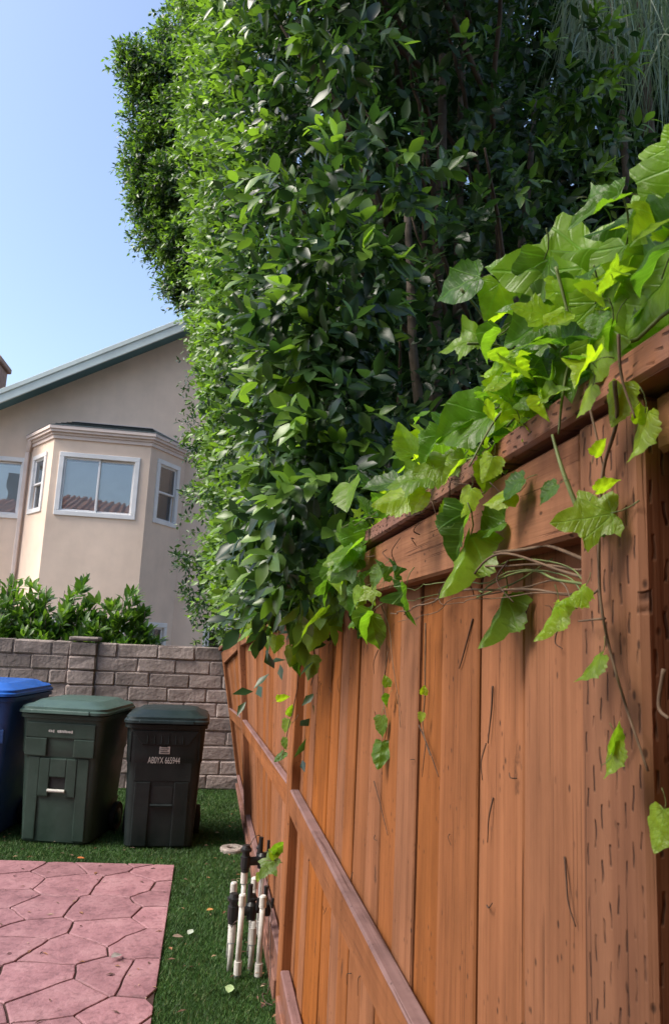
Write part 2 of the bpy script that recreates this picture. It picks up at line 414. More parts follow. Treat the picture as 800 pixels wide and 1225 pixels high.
def shoots(P, D, nleaf=9, slen=.25, L=(.06, .095), ratio=.42, hi=True, young=.25, hang=.35, spread=1.0):  # pale tint for new leaves, and for light put on hedge faces
    """leafy shoots: origin P, direction D"""
    n = len(P)
    if n == 0: return None
    D = unit(D + rng.normal(0, .28, (n, 3)))
    sl = slen * (.6 + .8 * rng.random(n))
    k = np.tile(np.arange(nleaf), n); i = np.repeat(np.arange(n), nleaf)
    s = (k + rng.random(len(k)) * .7) / nleaf
    Dp = D[i]; base = P[i] + Dp * (s * sl[i])[:, None]; base[:, 2] -= (s ** 2) * sl[i] * .35
    a = unit(np.cross(Dp, rng.normal(0, 1, (n, 3))[i])); b = np.cross(Dp, a)
    ph = k * 2.4 + rng.random(n)[i] * 6.28 + rng.normal(0, .3, len(k))
    rad = a * np.cos(ph)[:, None] + b * np.sin(ph)[:, None]
    T = unit(Dp * (.45 + .6 * s)[:, None] + rad * spread * (1.0 - .35 * s)[:, None] + np.array([0, 0, -hang]) * rng.random(len(k))[:, None])
    Nn = unit(Dp * .45 + np.array([-.15, -.42, .62]) + rng.normal(0, .42, (len(k), 3)))
    Ln = (L[0] + (L[1] - L[0]) * rng.random(len(k))) * (1.05 - .45 * np.abs(s - .55))
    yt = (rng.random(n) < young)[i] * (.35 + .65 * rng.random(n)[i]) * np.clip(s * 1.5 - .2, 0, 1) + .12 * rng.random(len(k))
    return leaves(base, T, Nn, Ln, Ln * ratio * (.85 + .3 * rng.random(len(k))), np.clip(yt, 0, 1), hi)

def fill(P, L=.11, tint=0.0, ratio=.5):
    n = len(P); T = unit(rng.normal(0, 1, (n, 3)) + np.array([0, 0, -.2])); Nn = unit(rng.normal(0, 1, (n, 3)) + np.array([0, 0, .5]))
    Ln = L * (.7 + .6 * rng.random(n)); return leaves(P, T, Nn, Ln, Ln * ratio, np.full(n, tint), False)

def lump(p, s=1.0, seed=0.0):
    return mnoise.noise(Vector((p[0] * s + seed, p[1] * s - seed, p[2] * s + 2 * seed)))

def sphere_dirs(n):
    return unit(rng.normal(0, 1, (n, 3)))

# ================================================================== SETTING
M['soil'] = plain('soil', (.13, .10, .07), .95, .35, 3, .1, .6, 20)
tag(mk('ground', [(-300, -300, -.03), (300, -300, -.03), (300, 300, -.03), (-300, 300, -.03)], [(0, 1, 2, 3)], M['soil']), kind='structure')
M['turf'] = plain('turf_backing', (.025, .055, .016), .95, .3, 30, .1)
tag(mk('lawn', [(-4, -.88, 0), (.55, -.88, 0), (.55, 7.75, 0), (-4, 7.75, 0)], [(0, 1, 2, 3)], M['turf']), kind='structure')
PAT = dict(x0=-3.4, x1=-.112, y0=-.8, y1=5.24)      # patio rectangle, its far edge turned a little
def pat_far(x): return PAT['y1'] - (x - PAT['x1']) * .10

# --- artificial grass blades
m, nt, ln, b = mat('turf_blade')
ge = nt.new('ShaderNodeNewGeometry'); r_ = ramp(nt, [(0, (.022, .062, .014)), (.6, (.042, .108, .02)), (.9, (.075, .16, .03)), (1, (.17, .16, .07))]); ln.new(ge.outputs['Random Per Island'], r_.inputs[0])
nz = N(nt, 'ShaderNodeTexNoise'); nz.inputs['Scale'].default_value = 3.5; nz.inputs['Detail'].default_value = 5; ln.new(coords(nt, ln), nz.inputs['Vector'])
rz = ramp(nt, [(.3, .7), (.7, 1.25)]); ln.new(nz.outputs[0], rz.inputs[0])
ln.new(mixc(nt, ln, 1.0, r_.outputs[0], rz.outputs[0], 'MULTIPLY'), b.inputs['Base Color']); b.inputs['Roughness'].default_value = .5; b.inputs['Specular IOR Level'].default_value = .3
M['blade'] = m
def grass():
    n = 330000
    y = 2.6 + (7.68 - 2.6) * rng.random(n) ** 1.25
    xl = -.30 * y - .5
    x = xl + (.50 - xl) * rng.random(n)
    ov = .016 * rng.random(n) ** 2
    ok = ~((x < PAT['x1'] + .002 - ov) & (y < PAT['y1'] - (x - PAT['x1']) * .10 + .004 - ov) & (x > PAT['x0']))
    x, y = x[ok], y[ok]; n = len(x)
    h = .010 + .013 * rng.random(n); a = rng.random(n) * 6.283; w = .0009 + .0005 * y / 4
    lean = rng.normal(0, .5, (n, 2)) * h[:, None]
    ox, oy = np.cos(a) * w, np.sin(a) * w
    V = np.stack([np.stack([x - ox, y - oy, np.zeros(n)], 1), np.stack([x + ox, y + oy, np.zeros(n)], 1), np.stack([x + lean[:, 0], y + lean[:, 1], h], 1)], 1).reshape(-1, 3)
    Fa = np.arange(n * 3).reshape(-1, 3)
    o = tri_obj('grass', [(V, Fa, np.zeros(n * 3))], M['blade'], None)
    tag(o, 'short green artificial grass around the pink patio and under the bins', 'grass', kind='stuff')
grass()

# --- patio of stamped flagstones
m, nt, ln, b = mat('pink_stamped_concrete')
n1 = N(nt, 'ShaderNodeTexNoise'); n1.inputs['Scale'].default_value = 5; n1.inputs['Detail'].default_value = 8; n1.inputs['Roughness'].default_value = .65; ln.new(coords(nt, ln), n1.inputs['Vector'])
r1 = ramp(nt, [(.28, (.20, .092, .105)), (.5, (.31, .152, .168)), (.75, (.39, .215, .228))]); ln.new(n1.outputs[0], r1.inputs[0])
n2 = N(nt, 'ShaderNodeTexNoise'); n2.inputs['Scale'].default_value = 40; n2.inputs['Detail'].default_value = 6; ln.new(coords(nt, ln), n2.inputs['Vector'])
r2 = ramp(nt, [(.33, .68), (.5, 1.0)]); ln.new(n2.outputs[0], r2.inputs[0])
oi = nt.new('ShaderNodeObjectInfo'); rv = ramp(nt, [(0, .86), (1, 1.1)]); ln.new(oi.outputs['Random'], rv.inputs[0])
c_ = mixc(nt, ln, .7, r1.outputs[0], r2.outputs[0], 'MULTIPLY'); c_ = mixc(nt, ln, 1, c_, rv.outputs[0], 'MULTIPLY')
ln.new(c_, b.inputs['Base Color']); b.inputs['Roughness'].default_value = .62
hh = math_(nt, ln, 'ADD', math_(nt, ln, 'MULTIPLY', n1.outputs[0], 1.0), math_(nt, ln, 'MULTIPLY', n2.outputs[0], .4)); bump(nt, ln, hh, .6, .012, b)
M['flag'] = m
M['joint'] = plain('patio_joint', (.055, .03, .026), .9, .35, 12, .2)
def clip(poly, nx, ny, c):
    out = []
    for i in range(len(poly)):
        p, q = poly[i], poly[(i + 1) % len(poly)]
        dp, dq = p[0] * nx + p[1] * ny - c, q[0] * nx + q[1] * ny - c
        if dp <= 0: out.append(p)
        if dp * dq < 0:
            t = dp / (dp - dq); out.append((p[0] + t * (q[0] - p[0]), p[1] + t * (q[1] - p[1])))
    return out
def patio():
    x0, x1, y0 = PAT['x0'], PAT['x1'], PAT['y0']
    z0 = .006
    base = mk('patio', [(x0, y0, z0), (x1 - .004, y0, z0), (x1 - .004, pat_far(x1) - .004, z0), (x0, pat_far(x0) - .004, z0)] +
              [(x0, y0, -.02), (x1 - .004, y0, -.02), (x1 - .004, pat_far(x1) - .004, -.02), (x0, pat_far(x0) - .004, -.02)],
              [(0, 1, 2, 3), (0, 4, 5, 1), (1, 5, 6, 2), (2, 6, 7, 3)], M['joint'])
    tag(base, kind='structure')
    rr = random.Random(21); S = []
    gx, gy = .30, .29
    for j in range(-1, 24):
        for i in range(-1, 13):
            S.append((x0 + (i + .5 * (j % 2) + .5 + rr.uniform(-.46, .46)) * gx, y0 + (j + .5 + rr.uniform(-.44, .44)) * gy))
    for k, s in enumerate(S):
        poly = [(s[0] - 1, s[1] - 1), (s[0] + 1, s[1] - 1), (s[0] + 1, s[1] + 1), (s[0] - 1, s[1] + 1)]
        for q in S:
            d = (q[0] - s[0], q[1] - s[1]); l2 = d[0] ** 2 + d[1] ** 2
            if 0 < l2 < 1.6:
                l = math.sqrt(l2); nx, ny = d[0] / l, d[1] / l
                poly = clip(poly, nx, ny, nx * s[0] + ny * s[1] + l / 2 - .0046)
        for (nx, ny, c) in ((-1, 0, -x0), (1, 0, x1), (0, -1, -y0)): poly = clip(poly, nx, ny, c) if len(poly) > 2 else []
        if len(poly) > 2:
            l = math.hypot(.10, 1); poly = clip(poly, .10 / l, 1 / l, (PAT['y1'] + .10 * x1) / l)
        if len(poly) < 3: continue
        ar = .5 * abs(sum(poly[i][0] * poly[(i + 1) % len(poly)][1] - poly[(i + 1) % len(poly)][0] * poly[i][1] for i in range(len(poly))))
        if ar < .004 or max(p[1] for p in poly) < 2.4: continue
        pts = []
        for i in range(len(poly)):
            p, q = poly[i], poly[(i + 1) % len(poly)]; L_ = math.hypot(q[0] - p[0], q[1] - p[1]); nn = max(1, int(L_ / .06))
            for t in range(nn): pts.append((p[0] + (q[0] - p[0]) * t / nn, p[1] + (q[1] - p[1]) * t / nn))
        w = []
        for p in pts:
            g = mnoise.noise_vector(Vector((p[0] * 5, p[1] * 5, 1.7))) * .030 + mnoise.noise_vector(Vector((p[0] * 19, p[1] * 19, 4.7))) * .007
            edge = min(1, max(0, (x1 - p[0]) / .06)) * min(1, max(0, (pat_far(p[0]) - p[1]) / .06))
            w.append((p[0] + g[0] * edge, p[1] + g[1] * edge))
        cx = sum(p[0] for p in w) / len(w); cy = sum(p[1] for p in w) / len(w)
        zt = .014 + rr.uniform(-.0015, .002)
        def ring(s_in, z): return [(p[0] + (cx - p[0]) * s_in, p[1] + (cy - p[1]) * s_in, z) for p in w]
        v, f = loft([ring(0, -.01), ring(0, zt - .005), ring(.012, zt - .001), ring(.04, zt)], False, True)
        mk('flagstone', v, f, M['flag'], base)
patio()

# --- block wall
m, nt, ln, b = mat('slump_block')
n1 = N(nt, 'ShaderNodeTexNoise'); n1.inputs['Scale'].default_value = 7; n1.inputs['Detail'].default_value = 9; n1.inputs['Roughness'].default_value = .7; ln.new(coords(nt, ln), n1.inputs['Vector'])
r1 = ramp(nt, [(.3, (.27, .215, .195)), (.55, (.41, .335, .305)), (.8, (.51, .425, .39))]); ln.new(n1.outputs[0], r1.inputs[0])
oi = nt.new('ShaderNodeObjectInfo'); rv = ramp(nt, [(0, .78), (1, 1.1)]); ln.new(oi.outputs['Random'], rv.inputs[0])
c_ = mixc(nt, ln, 1, r1.outputs[0], rv.outputs[0], 'MULTIPLY')
# algae and soot staining that starts at the coping and runs down in tongues
sx = nt.new('ShaderNodeSeparateXYZ'); tc = nt.new('ShaderNodeTexCoord'); ln.new(tc.outputs['Object'], sx.inputs[0])
ns = N(nt, 'ShaderNodeTexNoise'); ns.inputs['Scale'].default_value = 1.6; ns.inputs['Detail'].default_value = 7; ns.inputs['Roughness'].default_value = .7; ln.new(coords(nt, ln, (2.2, 1, .8)), ns.inputs['Vector'])
st = math_(nt, ln, 'ADD', math_(nt, ln, 'MULTIPLY', sx.outputs[2], 1.3), math_(nt, ln, 'MULTIPLY', ns.outputs[0], 2.0))
st = math_(nt, ln, 'SUBTRACT', st, math_(nt, ln, 'MULTIPLY', sx.outputs[0], .12))
rs = N(nt, 'ShaderNodeMapRange'); ln.new(st, rs.inputs[0]); rs.inputs[1].default_value = 2.35; rs.inputs[2].default_value = 3.1; rs.inputs[3].default_value = 0; rs.inputs[4].default_value = .72
c_ = mixc(nt, ln, rs.outputs[0], c_, (.12, .108, .10))
ln.new(c_, b.inputs['Base Color']); b.inputs['Roughness'].default_value = .95; b.inputs['Specular IOR Level'].default_value = .1
n3 = N(nt, 'ShaderNodeTexNoise'); n3.inputs['Scale'].default_value = 32; n3.inputs['Detail'].default_value = 6; ln.new(coords(nt, ln), n3.inputs['Vector'])
bump(nt, ln, n3.outputs[0], .6, .015, b)
M['block'] = m
M['mortar'] = plain('mortar', (.24, .20, .18), .95, .3, 20, .1, .4, 60)
def block_wall():
    Y0, TH = 7.70, .17
    w = empty('block_wall', (-2.2, Y0, 0))
    tag(w, 'grey pink slump block garden wall behind the three bins, dark stained along the top', 'wall')
    def P(o): o.parent = w; o.matrix_parent_inverse = Matrix.Translation((2.2, -Y0, 0)); return o
    rr = random.Random(5)
    P(mk('mortar_core', *cbox(-5.2, 1.2, Y0 + .012, Y0 + TH - .01, -.03, 1.375, .003), M['mortar']))
    ch, bl = .138, .365
    def blk(x0, x1, z0, z1, y0=Y0, th=TH, name='block', rough=1.0):
        v, f = cbox(x0 + .003, x1 - .003, y0 + rr.uniform(-.004, .005), y0 + th, z0 + .003, z1 - .003, .012)
        v = [(p[0] + rr.uniform(-.006, .006) * rough, p[1] + rr.uniform(-.008, .006) * rough, p[2] + rr.uniform(-.006, .006) * rough) for p in v]
        P(mk(name, v, f, M['block'], None, False))
    pil = (-1.34, -1.075)
    for r in range(10):
        z0, z1 = r * ch, (r + 1) * ch
        for (xa, xb, d) in ((-5.2, pil[0], -1), (pil[1], 1.2, 1)):
            if d == 1:
                x = xa; first = bl * (.5 if r % 2 else 1) * rr.uniform(.9, 1.1)
                while x < xb - .02:
                    l = min(first if x == xa else bl * rr.uniform(.88, 1.1), xb - x); blk(x, x + l, z0, z1); x += l
            else:
                x = xb; first = bl * (.5 if r % 2 else 1) * rr.uniform(.9, 1.1)
                while x > xa + .02:
                    l = min(first if x == xb else bl * rr.uniform(.88, 1.1), x - xa); blk(x - l, x, z0, z1); x -= l
        if r: pass
        blk(pil[0] + .001, pil[1] - .001, z0, z1, Y0 - .028, TH + .05, 'pilaster_block')
    blk(pil[0] - .012, pil[1] + .012, 1.384, 1.432, Y0 - .042, TH + .08, 'pilaster_cap', .5)
block_wall()

# ================================================================== HOUSE BEYOND THE WALL
def stucco(name, col):
    m, nt, ln, b = mat(name)
    n1 = N(nt, 'ShaderNodeTexNoise'); n1.inputs['Scale'].default_value = 1.3; n1.inputs['Detail'].default_value = 7; n1.inputs['Roughness'].default_value = .6; ln.new(coords(nt, ln), n1.inputs['Vector'])
    r1 = ramp(nt, [(.3, tuple(c * .86 for c in col)), (.7, tuple(c * 1.08 for c in col))]); ln.new(n1.outputs[0], r1.inputs[0])
    nv = N(nt, 'ShaderNodeTexNoise'); nv.inputs['Scale'].default_value = 1; nv.inputs['Detail'].default_value = 5; ln.new(coords(nt, ln, (5, 5, .35)), nv.inputs['Vector'])
    r2 = ramp(nt, [(.3, .95), (.6, 1.01)]); ln.new(nv.outputs[0], r2.inputs[0])
    ln.new(mixc(nt, ln, .7, r1.outputs[0], r2.outputs[0], 'MULTIPLY'), b.inputs['Base Color']); b.inputs['Roughness'].default_value = .95; b.inputs['Specular IOR Level'].default_value = .1
    n2 = N(nt, 'ShaderNodeTexNoise'); n2.inputs['Scale'].default_value = 110; n2.inputs['Detail'].default_value = 4; ln.new(coords(nt, ln), n2.inputs['Vector'])
    bump(nt, ln, n2.outputs[0], .3, .008, b)
    return m
M['stucco'] = stucco('beige_stucco', (.78, .62, .50))
M['trimwhite'] = plain('white_vinyl', (.72, .72, .72), .45, .06, 5)
M['cornice'] = plain('cream_cornice', (.66, .56, .51), .6, .08, 5)
M['fasciapaint'] = plain('pale_green_fascia', (.56, .64, .62), .6, .08, 4)
M['soffit'] = plain('shade_tinted_soffit', (.10, .20, .23), .8, .1, 4)  # bluish shade under the eave is put into this colour
M['shingle'] = plain('dark_shingle', (.035, .05, .058), .9, .35, 25, .2, .5, 40)
M['blind'] = plain('blind_slat', (.78, .80, .80), .6, .05, 5)
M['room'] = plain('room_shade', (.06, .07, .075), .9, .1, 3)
m, nt, ln, b = mat('window_glass')
gl = nt.new('ShaderNodeBsdfGlossy'); gl.inputs['Roughness'].default_value = .0; gl.inputs[0].default_value = (.95, .97, 1, 1)
tr = nt.new('ShaderNodeBsdfTransparent'); tr.inputs[0].default_value = (.82, .90, .92, 1)
nw = N(nt, 'ShaderNodeTexNoise'); nw.inputs['Scale'].default_value = 1.4; ln.new(coords(nt, ln), nw.inputs['Vector'])
bp = nt.new('ShaderNodeBump'); bp.inputs['Strength'].default_value = .05; bp.inputs['Distance'].default_value = .05; ln.new(nw.outputs[0], bp.inputs['Height']); ln.new(bp.outputs[0], gl.inputs['Normal'])
fr = nt.new('ShaderNodeFresnel'); fr.inputs[0].default_value = 1.5
fa = math_(nt, ln, 'ADD', math_(nt, ln, 'MULTIPLY', fr.outputs[0], 1.2), .13)
mx = nt.new('ShaderNodeMixShader'); ln.new(fa, mx.inputs[0]); ln.new(tr.outputs[0], mx.inputs[1]); ln.new(gl.outputs[0], mx.inputs[2]); ln.new(mx.outputs[0], nt['Material Output'].inputs[0])
M['glass'] = m

class Plane:
    """vertical wall plane from A to B (seen from outside, left to right); u metres along, n outward"""
    def __init__(s, A, B):
        s.A = Vector((*A, 0)); d = Vector((*B, 0)) - s.A; s.len = d.length; s.u = d.normalized(); s.n = Vector((s.u.y, -s.u.x, 0))
    def p(s, u, z, o=0): return s.A + s.u * u + s.n * o + Vector((0, 0, z))
    def box(s, u0, u1, z0, z1, o0, o1, c=.006):
        v, f = cbox(u0, u1, o0, o1, z0, z1, c); return [s.p(q[0], q[2], q[1]) for q in v], [q[::-1] for q in f]
    def wall(s, z0, z1, holes):
        us = sorted({0, s.len, *[h[0] for h in holes], *[h[1] for h in holes]}); zs = sorted({z0, z1, *[h[2] for h in holes], *[h[3] for h in holes]})
        v, f = [], []
        for i in range(len(us) - 1):
            for j in range(len(zs) - 1):
                cu, cz = (us[i] + us[i + 1]) / 2, (zs[j] + zs[j + 1]) / 2
                if any(h[0] < cu < h[1] and h[2] < cz < h[3] for h in holes): continue
                k = len(v); v += [s.p(us[i], zs[j]), s.p(us[i + 1], zs[j]), s.p(us[i + 1], zs[j + 1]), s.p(us[i], zs[j + 1])]; f.append((k, k + 1, k + 2, k + 3))
        for (a, b_, c, d) in holes:      # reveals
            k = len(v); v += [s.p(a, c), s.p(b_, c), s.p(b_, d), s.p(a, d), s.p(a, c, -.12), s.p(b_, c, -.12), s.p(b_, d, -.12), s.p(a, d, -.12)]
            f += [(k, k + 4, k + 5, k + 1), (k + 1, k + 5, k + 6, k + 2), (k + 2, k + 6, k + 7, k + 3), (k + 3, k + 7, k + 4, k)]
        return v, f

def window(house, pl, u0, u1, z0, z1, style, blinds=True, trim=.075):
    """a window in a wall opening u0..u1, z0..z1 (outer edge of the trim a little larger)"""
    t = trim; fr = MB()
    for (a, b_, c, d) in ((u0 - t, u1 + t, z1 - .004, z1 + t), (u0 - t, u1 + t, z0 - t, z0 + .004), (u0 - t, u0 + .004, z0 + .004, z1 - .004), (u1 - .004, u1 + t, z0 + .004, z1 - .004)):
        fr.add(*pl.box(a, b_, c, d, -.03, .028, .006))
    win = fr.build('window', M['trimwhite'], house)
    s = .032; sash = MB()
    def sashbox(a, b_, c, d, o):
        for q in ((a, b_, d - s, d), (a, b_, c, c + s), (a, a + s, c + s, d - s), (b_ - s, b_, c + s, d - s)): sash.add(*pl.box(*q, o - .03, o, .004))
    um, zm = (u0 + u1) / 2, (z0 + z1) / 2
    if style == 'slider':
        halves = [(u0 + .004, um + .014, z0 + .004, z1 - .004, -.012), (um - .014, u1 - .004, z0 + .004, z1 - .004, -.046)]
    elif style == 'hung':
        halves = [(u0 + .004, u1 - .004, zm - .014, z1 - .004, -.012), (u0 + .004, u1 - .004, z0 + .004, zm + .014, -.046)]
    else: halves = [(u0 + .004, u1 - .004, z0 + .004, z1 - .004, -.02)]
    for h in halves: sashbox(*h)
    sash.build('sash', M['trimwhite'], win)
    for (a, b_, c, d, o) in halves:
        mk('pane', [pl.p(a + s - .003, c + s - .003, o - .016), pl.p(b_ - s + .003, c + s - .003, o - .016), pl.p(b_ - s + .003, d - s + .003, o - .016), pl.p(a + s - .003, d - s + .003, o - .016)], [(0, 1, 2, 3)], M['glass'], win)
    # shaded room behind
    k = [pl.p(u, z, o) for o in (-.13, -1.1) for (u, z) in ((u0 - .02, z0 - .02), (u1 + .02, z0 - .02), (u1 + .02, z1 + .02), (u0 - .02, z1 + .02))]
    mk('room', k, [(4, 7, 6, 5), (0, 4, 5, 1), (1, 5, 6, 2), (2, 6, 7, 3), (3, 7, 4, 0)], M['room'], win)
    if blinds:
        bl = MB(); z = z1 - .05; n = 0
        while z > z0 + .04:
            a = pl.p(u0 + .01, z, -.10); b2 = pl.p(u1 - .01, z, -.10); dn = Vector((0, 0, -.040)); ob = pl.n * .014
            bl.add([a, b2, b2 + dn + ob, a + dn + ob], [(0, 3, 2, 1)]); z -= .036
        bl.build('blind', M['blind'], win)
    return win

def far_house():
    h = empty('house', (-2.0, 13.4, 0))
    tag(h, 'beige stucco two storey house with gable roof and bay window beyond the block wall', 'house')
    h_inv = Matrix.Translation((2.0, -13.4, 0))
    YM, YB = 13.4, 12.5
    a = (-5.4, YM); bl_, br_ = (-3.33, YM), (-.65, YM); fl, frr = (-2.77, YB), (-1.195, YB); e = (6.0, YM)
    pm1, pl_, pf, pr_, pm2 = Plane(a, bl_), Plane(bl_, fl), Plane(fl, frr), Plane(frr, br_), Plane(br_, e)
    ZW = 4.64
    walls = MB()
    H = {id(pm1): [], id(pl_): [], id(pf): [], id(pr_): [], id(pm2): []}
    wl_ = (pm1.len - 1.42, pm1.len - .13, 3.40, 4.34)
    wf = (.19, 1.34, 3.39, 4.305)
    ll = pl_.len; lr = pr_.len
    wL = (ll * .24, ll * .70, 3.46, 4.34); wR = (lr * .27, lr * .77, 3.40, 4.37)
    wRl = (lr * .27, lr * .76, .55, 1.575); wLl = (ll * .24, ll * .70, .55, 1.575); wM = (.62, 1.75, .55, 1.565); wFl = (.19, 1.34, .55, 1.575)
    for pl, hs in ((pm1, [wl_]), (pl_, [wL, wLl]), (pf, [wf, wFl]), (pr_, [wR, wRl]), (pm2, [wM])): walls.add(*pl.wall(-.03, ZW, hs))
    # wall above the bay and the gable triangle
    def rake(x): return 5.41 + .565 * (x + 3.83) if x < 1.0 else 5.41 + .565 * (4.83) - .565 * (x - 1.0)
    ga = [(-5.4, ZW), (6.0, ZW), (6.0, rake(6.0)), (1.0, rake(1.0)), (-5.4, rake(-5.4) - .0)]
    walls.add([(x, YM, max(z, ZW)) for x, z in ga], [(0, 1, 2, 3, 4)])
    walls.add([(-5.4, YM, -.03), (-5.4, 23, -.03), (-5.4, 23, rake(-5.4)), (-5.4, YM, rake(-5.4))], [(0, 1, 2, 3)])
    w = walls.build('wall', M['stucco'], h)
    for pl, q, st, bli in ((pm1, wl_, 'slider', True), (pl_, wL, 'hung', False), (pf, wf, 'slider', True), (pr_, wR, 'hung', False), (pr_, wRl, 'single', False), (pm2, wM, 'slider', False), (pf, wFl, 'slider', False), (pl_, wLl, 'hung', False)):
        window(h, pl, *q, st, bli)
    # bay cornice: three stepped bands that follow the bay, mitred by hand
    def band(o0, z0, z1, extra=.0):
        def off(o):
            pts = []
            pls = (pl_, pf, pr_)
            A = pl_.p(-.0, 0, o); B = pr_.p(lr, 0, o)
            def inter(p, q):
                # p.A+n*o + u*s ; q
                a0, d0, a1, d1 = p.p(0, 0, o), p.u, q.p(0, 0, o), q.u
                den = d0.x * d1.y - d0.y * d1.x; s = ((a1.x - a0.x) * d1.y - (a1.y - a0.y) * d1.x) / den; return a0 + d0 * s
            return [A, inter(pl_, pf), inter(pf, pr_), B]
        oo = off(o0); ii = off(-.02); v = []
        for q in (oo, ii):
            for z in (z0, z1): v += [(p.x, p.y, z) for p in q]
        f = []
        for k in range(3): f += [(k, k + 1, k + 5, k + 4), (k + 4, k + 5, k + 13, k + 12), (k, k + 8, k + 9, k + 1)]
        f += [(0, 4, 12, 8), (3, 11, 15, 7)]
        return v, f, oo
    cb = MB()
    for (o, z0, z1) in ((.030, 4.60, 4.66), (.055, 4.662, 4.70), (.10, 4.702, 4.745), (.125, 4.747, 4.80)):
        v, f, _ = band(o, z0, z1); cb.add(v, f)
    cb.build('cornice', M['cornice'], h)
    # bay roof
    v, f, oo = band(.13, 4.803, 4.81)
    i0, i1 = Vector((-2.62, YM, 5.16)), Vector((-1.30, YM, 5.16))
    rv = [oo[0] + Vector((0, 0, 4.806)), oo[1] + Vector((0, 0, 4.806)), oo[2] + Vector((0, 0, 4.806)), oo[3] + Vector((0, 0, 4.806)), i1, i0]
    brf = mk('bay_roof', rv, [(1, 2, 4, 5), (0, 1, 5), (2, 3, 4)], M['shingle'], h)
    fl_ = MB()
    for p, q in ((oo[0] + Vector((0, 0, 4.83)), i0), (i0, i1), (i1, oo[3] + Vector((0, 0, 4.83)))):
        q0 = Vector((p.x, YM - .012, p.z)); q1 = Vector((q.x, YM - .012, q.z)); fl_.add(*tube([q0, q1], .014, 4))
    fl_.build('flashing', M['cornice'], brf)
    # shingle courses
    for k in range(1, 5):
        t = k / 5; A = rv[1].lerp(rv[5], t); B = rv[2].lerp(rv[4], t); up_ = Vector((0, -.004, .010))
        mk('shingle_course', [A + up_, B + up_, B + up_ + Vector((0, -.02, -.006)), A + up_ + Vector((0, -.02, -.006)), A, B], [(0, 1, 2, 3), (3, 2, 5, 4)], M['shingle'], brf)
    # main roof: left slope and right slope with rake fascia and soffit
    YR = 12.88
    rf = MB()
    for (xa, xb) in ((-6.0, 1.0), (1.0, 6.6)):
        za, zb = rake(xa), rake(xb); T = .055
        v = [(x, y, z + d) for y in (YR - .004, 24) for (x, z) in ((xa, za), (xb, zb)) for d in (.012, T)]
        rf.add(v, [(0, 2, 3, 1), (4, 5, 7, 6), (1, 3, 7, 5), (0, 4, 6, 2), (0, 1, 5, 4), (2, 6, 7, 3)])
    ro = rf.build('roof', M['shingle'], h)
    fb = MB(); sf = MB()
    for (xa, xb) in ((-6.0, .999), (1.001, 6.6)):
        za, zb = rake(xa), rake(xb)
        fb.add(*hexa([(xa, YR, za - .19), (xb, YR, zb - .19), (xb, YR + .04, zb - .19), (xa, YR + .04, za - .19), (xa, YR, za + .03), (xb, YR, zb + .03), (xb, YR + .04, zb + .03), (xa, YR + .04, za + .03)], .004, 1))
        fb.add(*hexa([(xa, YR - .022, za - .03), (xb, YR - .022, zb - .03), (xb, YR - .001, zb - .03), (xa, YR - .001, za - .03), (xa, YR - .022, za + .062), (xb, YR - .022, zb + .062), (xb, YR - .006, zb + .062), (xa, YR - .006, za + .062)], .004, 1))
        sf.add([(xa, YR + .04, za - .10), (xb, YR + .04, zb - .10), (xb, YM + .02, zb - .10), (xa, YM + .02, za - .10)], [(0, 1, 2, 3)])
    fb.build('rake_fascia', M['fasciapaint'], h); sf.build('soffit', M['soffit'], h)
    # downspout left of the bay
    dm = MB(); x = -3.385
    dm.add(*cbox(x - .035, x + .035, YM - .075, YM - .012, .0, 4.52, .012))
    dm.add(*hexa([(x - .035, YM - .075, 4.52), (x + .035, YM - .075, 4.52), (x + .035, YM - .012, 4.52), (x - .035, YM - .012, 4.52), (x + .01, YM - .16, 4.70), (x + .08, YM - .16, 4.70), (x + .08, YM - .08, 4.70), (x + .01, YM - .08, 4.70)], .01, 1))
    dm.build('downspout', M['cornice'], h)
    # chimney
    ch = MB(); ch.add(*cbox(-6.0, -5.06, 16.6, 17.4, 4.0, 7.25, .01)); ch.add(*cbox(-6.07, -4.99, 16.53, 17.47, 7.252, 7.38, .02))
    co = ch.build('chimney', M['brickish'], ro)
    mk('chimney_pot', *cbox(-5.85, -5.2, 16.75, 17.25, 7.382, 7.62, .02), M['soffit'], co)
    for c in h.children:
        c.matrix_parent_inverse = h_inv
M['brickish'] = plain('tan_brick', (.48, .27, .19), .9, .2, 12, .1, .4, 30)
far_house()

# ================================================================== HOUSE BEHIND THE CAMERA (seen mirrored in the panes)
def near_house():
    h = empty('house', (-2, -.9, 0)); tag(h, 'tan stucco house with terracotta tile roof, mirrored in the bay window panes', 'house')
    w = MB(); w.add(*cbox(-9, 1.6, -9, -.92, -.03, 5.1, .01))
    w.build('wall', M['stucco2'], h)
    r = MB()
    v = [(-9.4, -.45, 5.05), (2.0, -.45, 5.05), (-5.4, -4.9, 6.55), (-9.4, -4.9, 6.55), (-9.4, -9.4, 5.05), (2.0, -9.4, 5.05)]
    r.add(v, [(0, 1, 2, 3), (3, 2, 5, 4), (0, 3, 4), (1, 5, 2), (0, 4, 5, 1)])
    ro = r.build('roof', M['tile'], h)
    t = MB()
    for k in range(44):        # barrel tile rows down the slope
        x = -9.3 + k * .26
        q = 1.0 if x < -5.4 else max(.06, (2.0 - x) / 7.4)
        t.add(*tube([(x, -.43, 5.09), (x, -.43 - 4.47 * q, 5.09 + 1.5 * q)], .085, 6))
    t.build('roof_tiles', M['tile'], h)
    mk('chimney', *cbox(-8.6, -7.8, -5.6, -4.6, 6.3, 7.6, .02), M['stucco2'], h)
    for c in h.children: c.matrix_parent_inverse = Matrix.Translation((2, .9, 0))
M['stucco2'] = stucco('tan_stucco', (.24, .18, .14))
M['tile'] = plain('terracotta', (.50, .19, .09), .8, .35, 6, .2, .3, 20)
near_house()

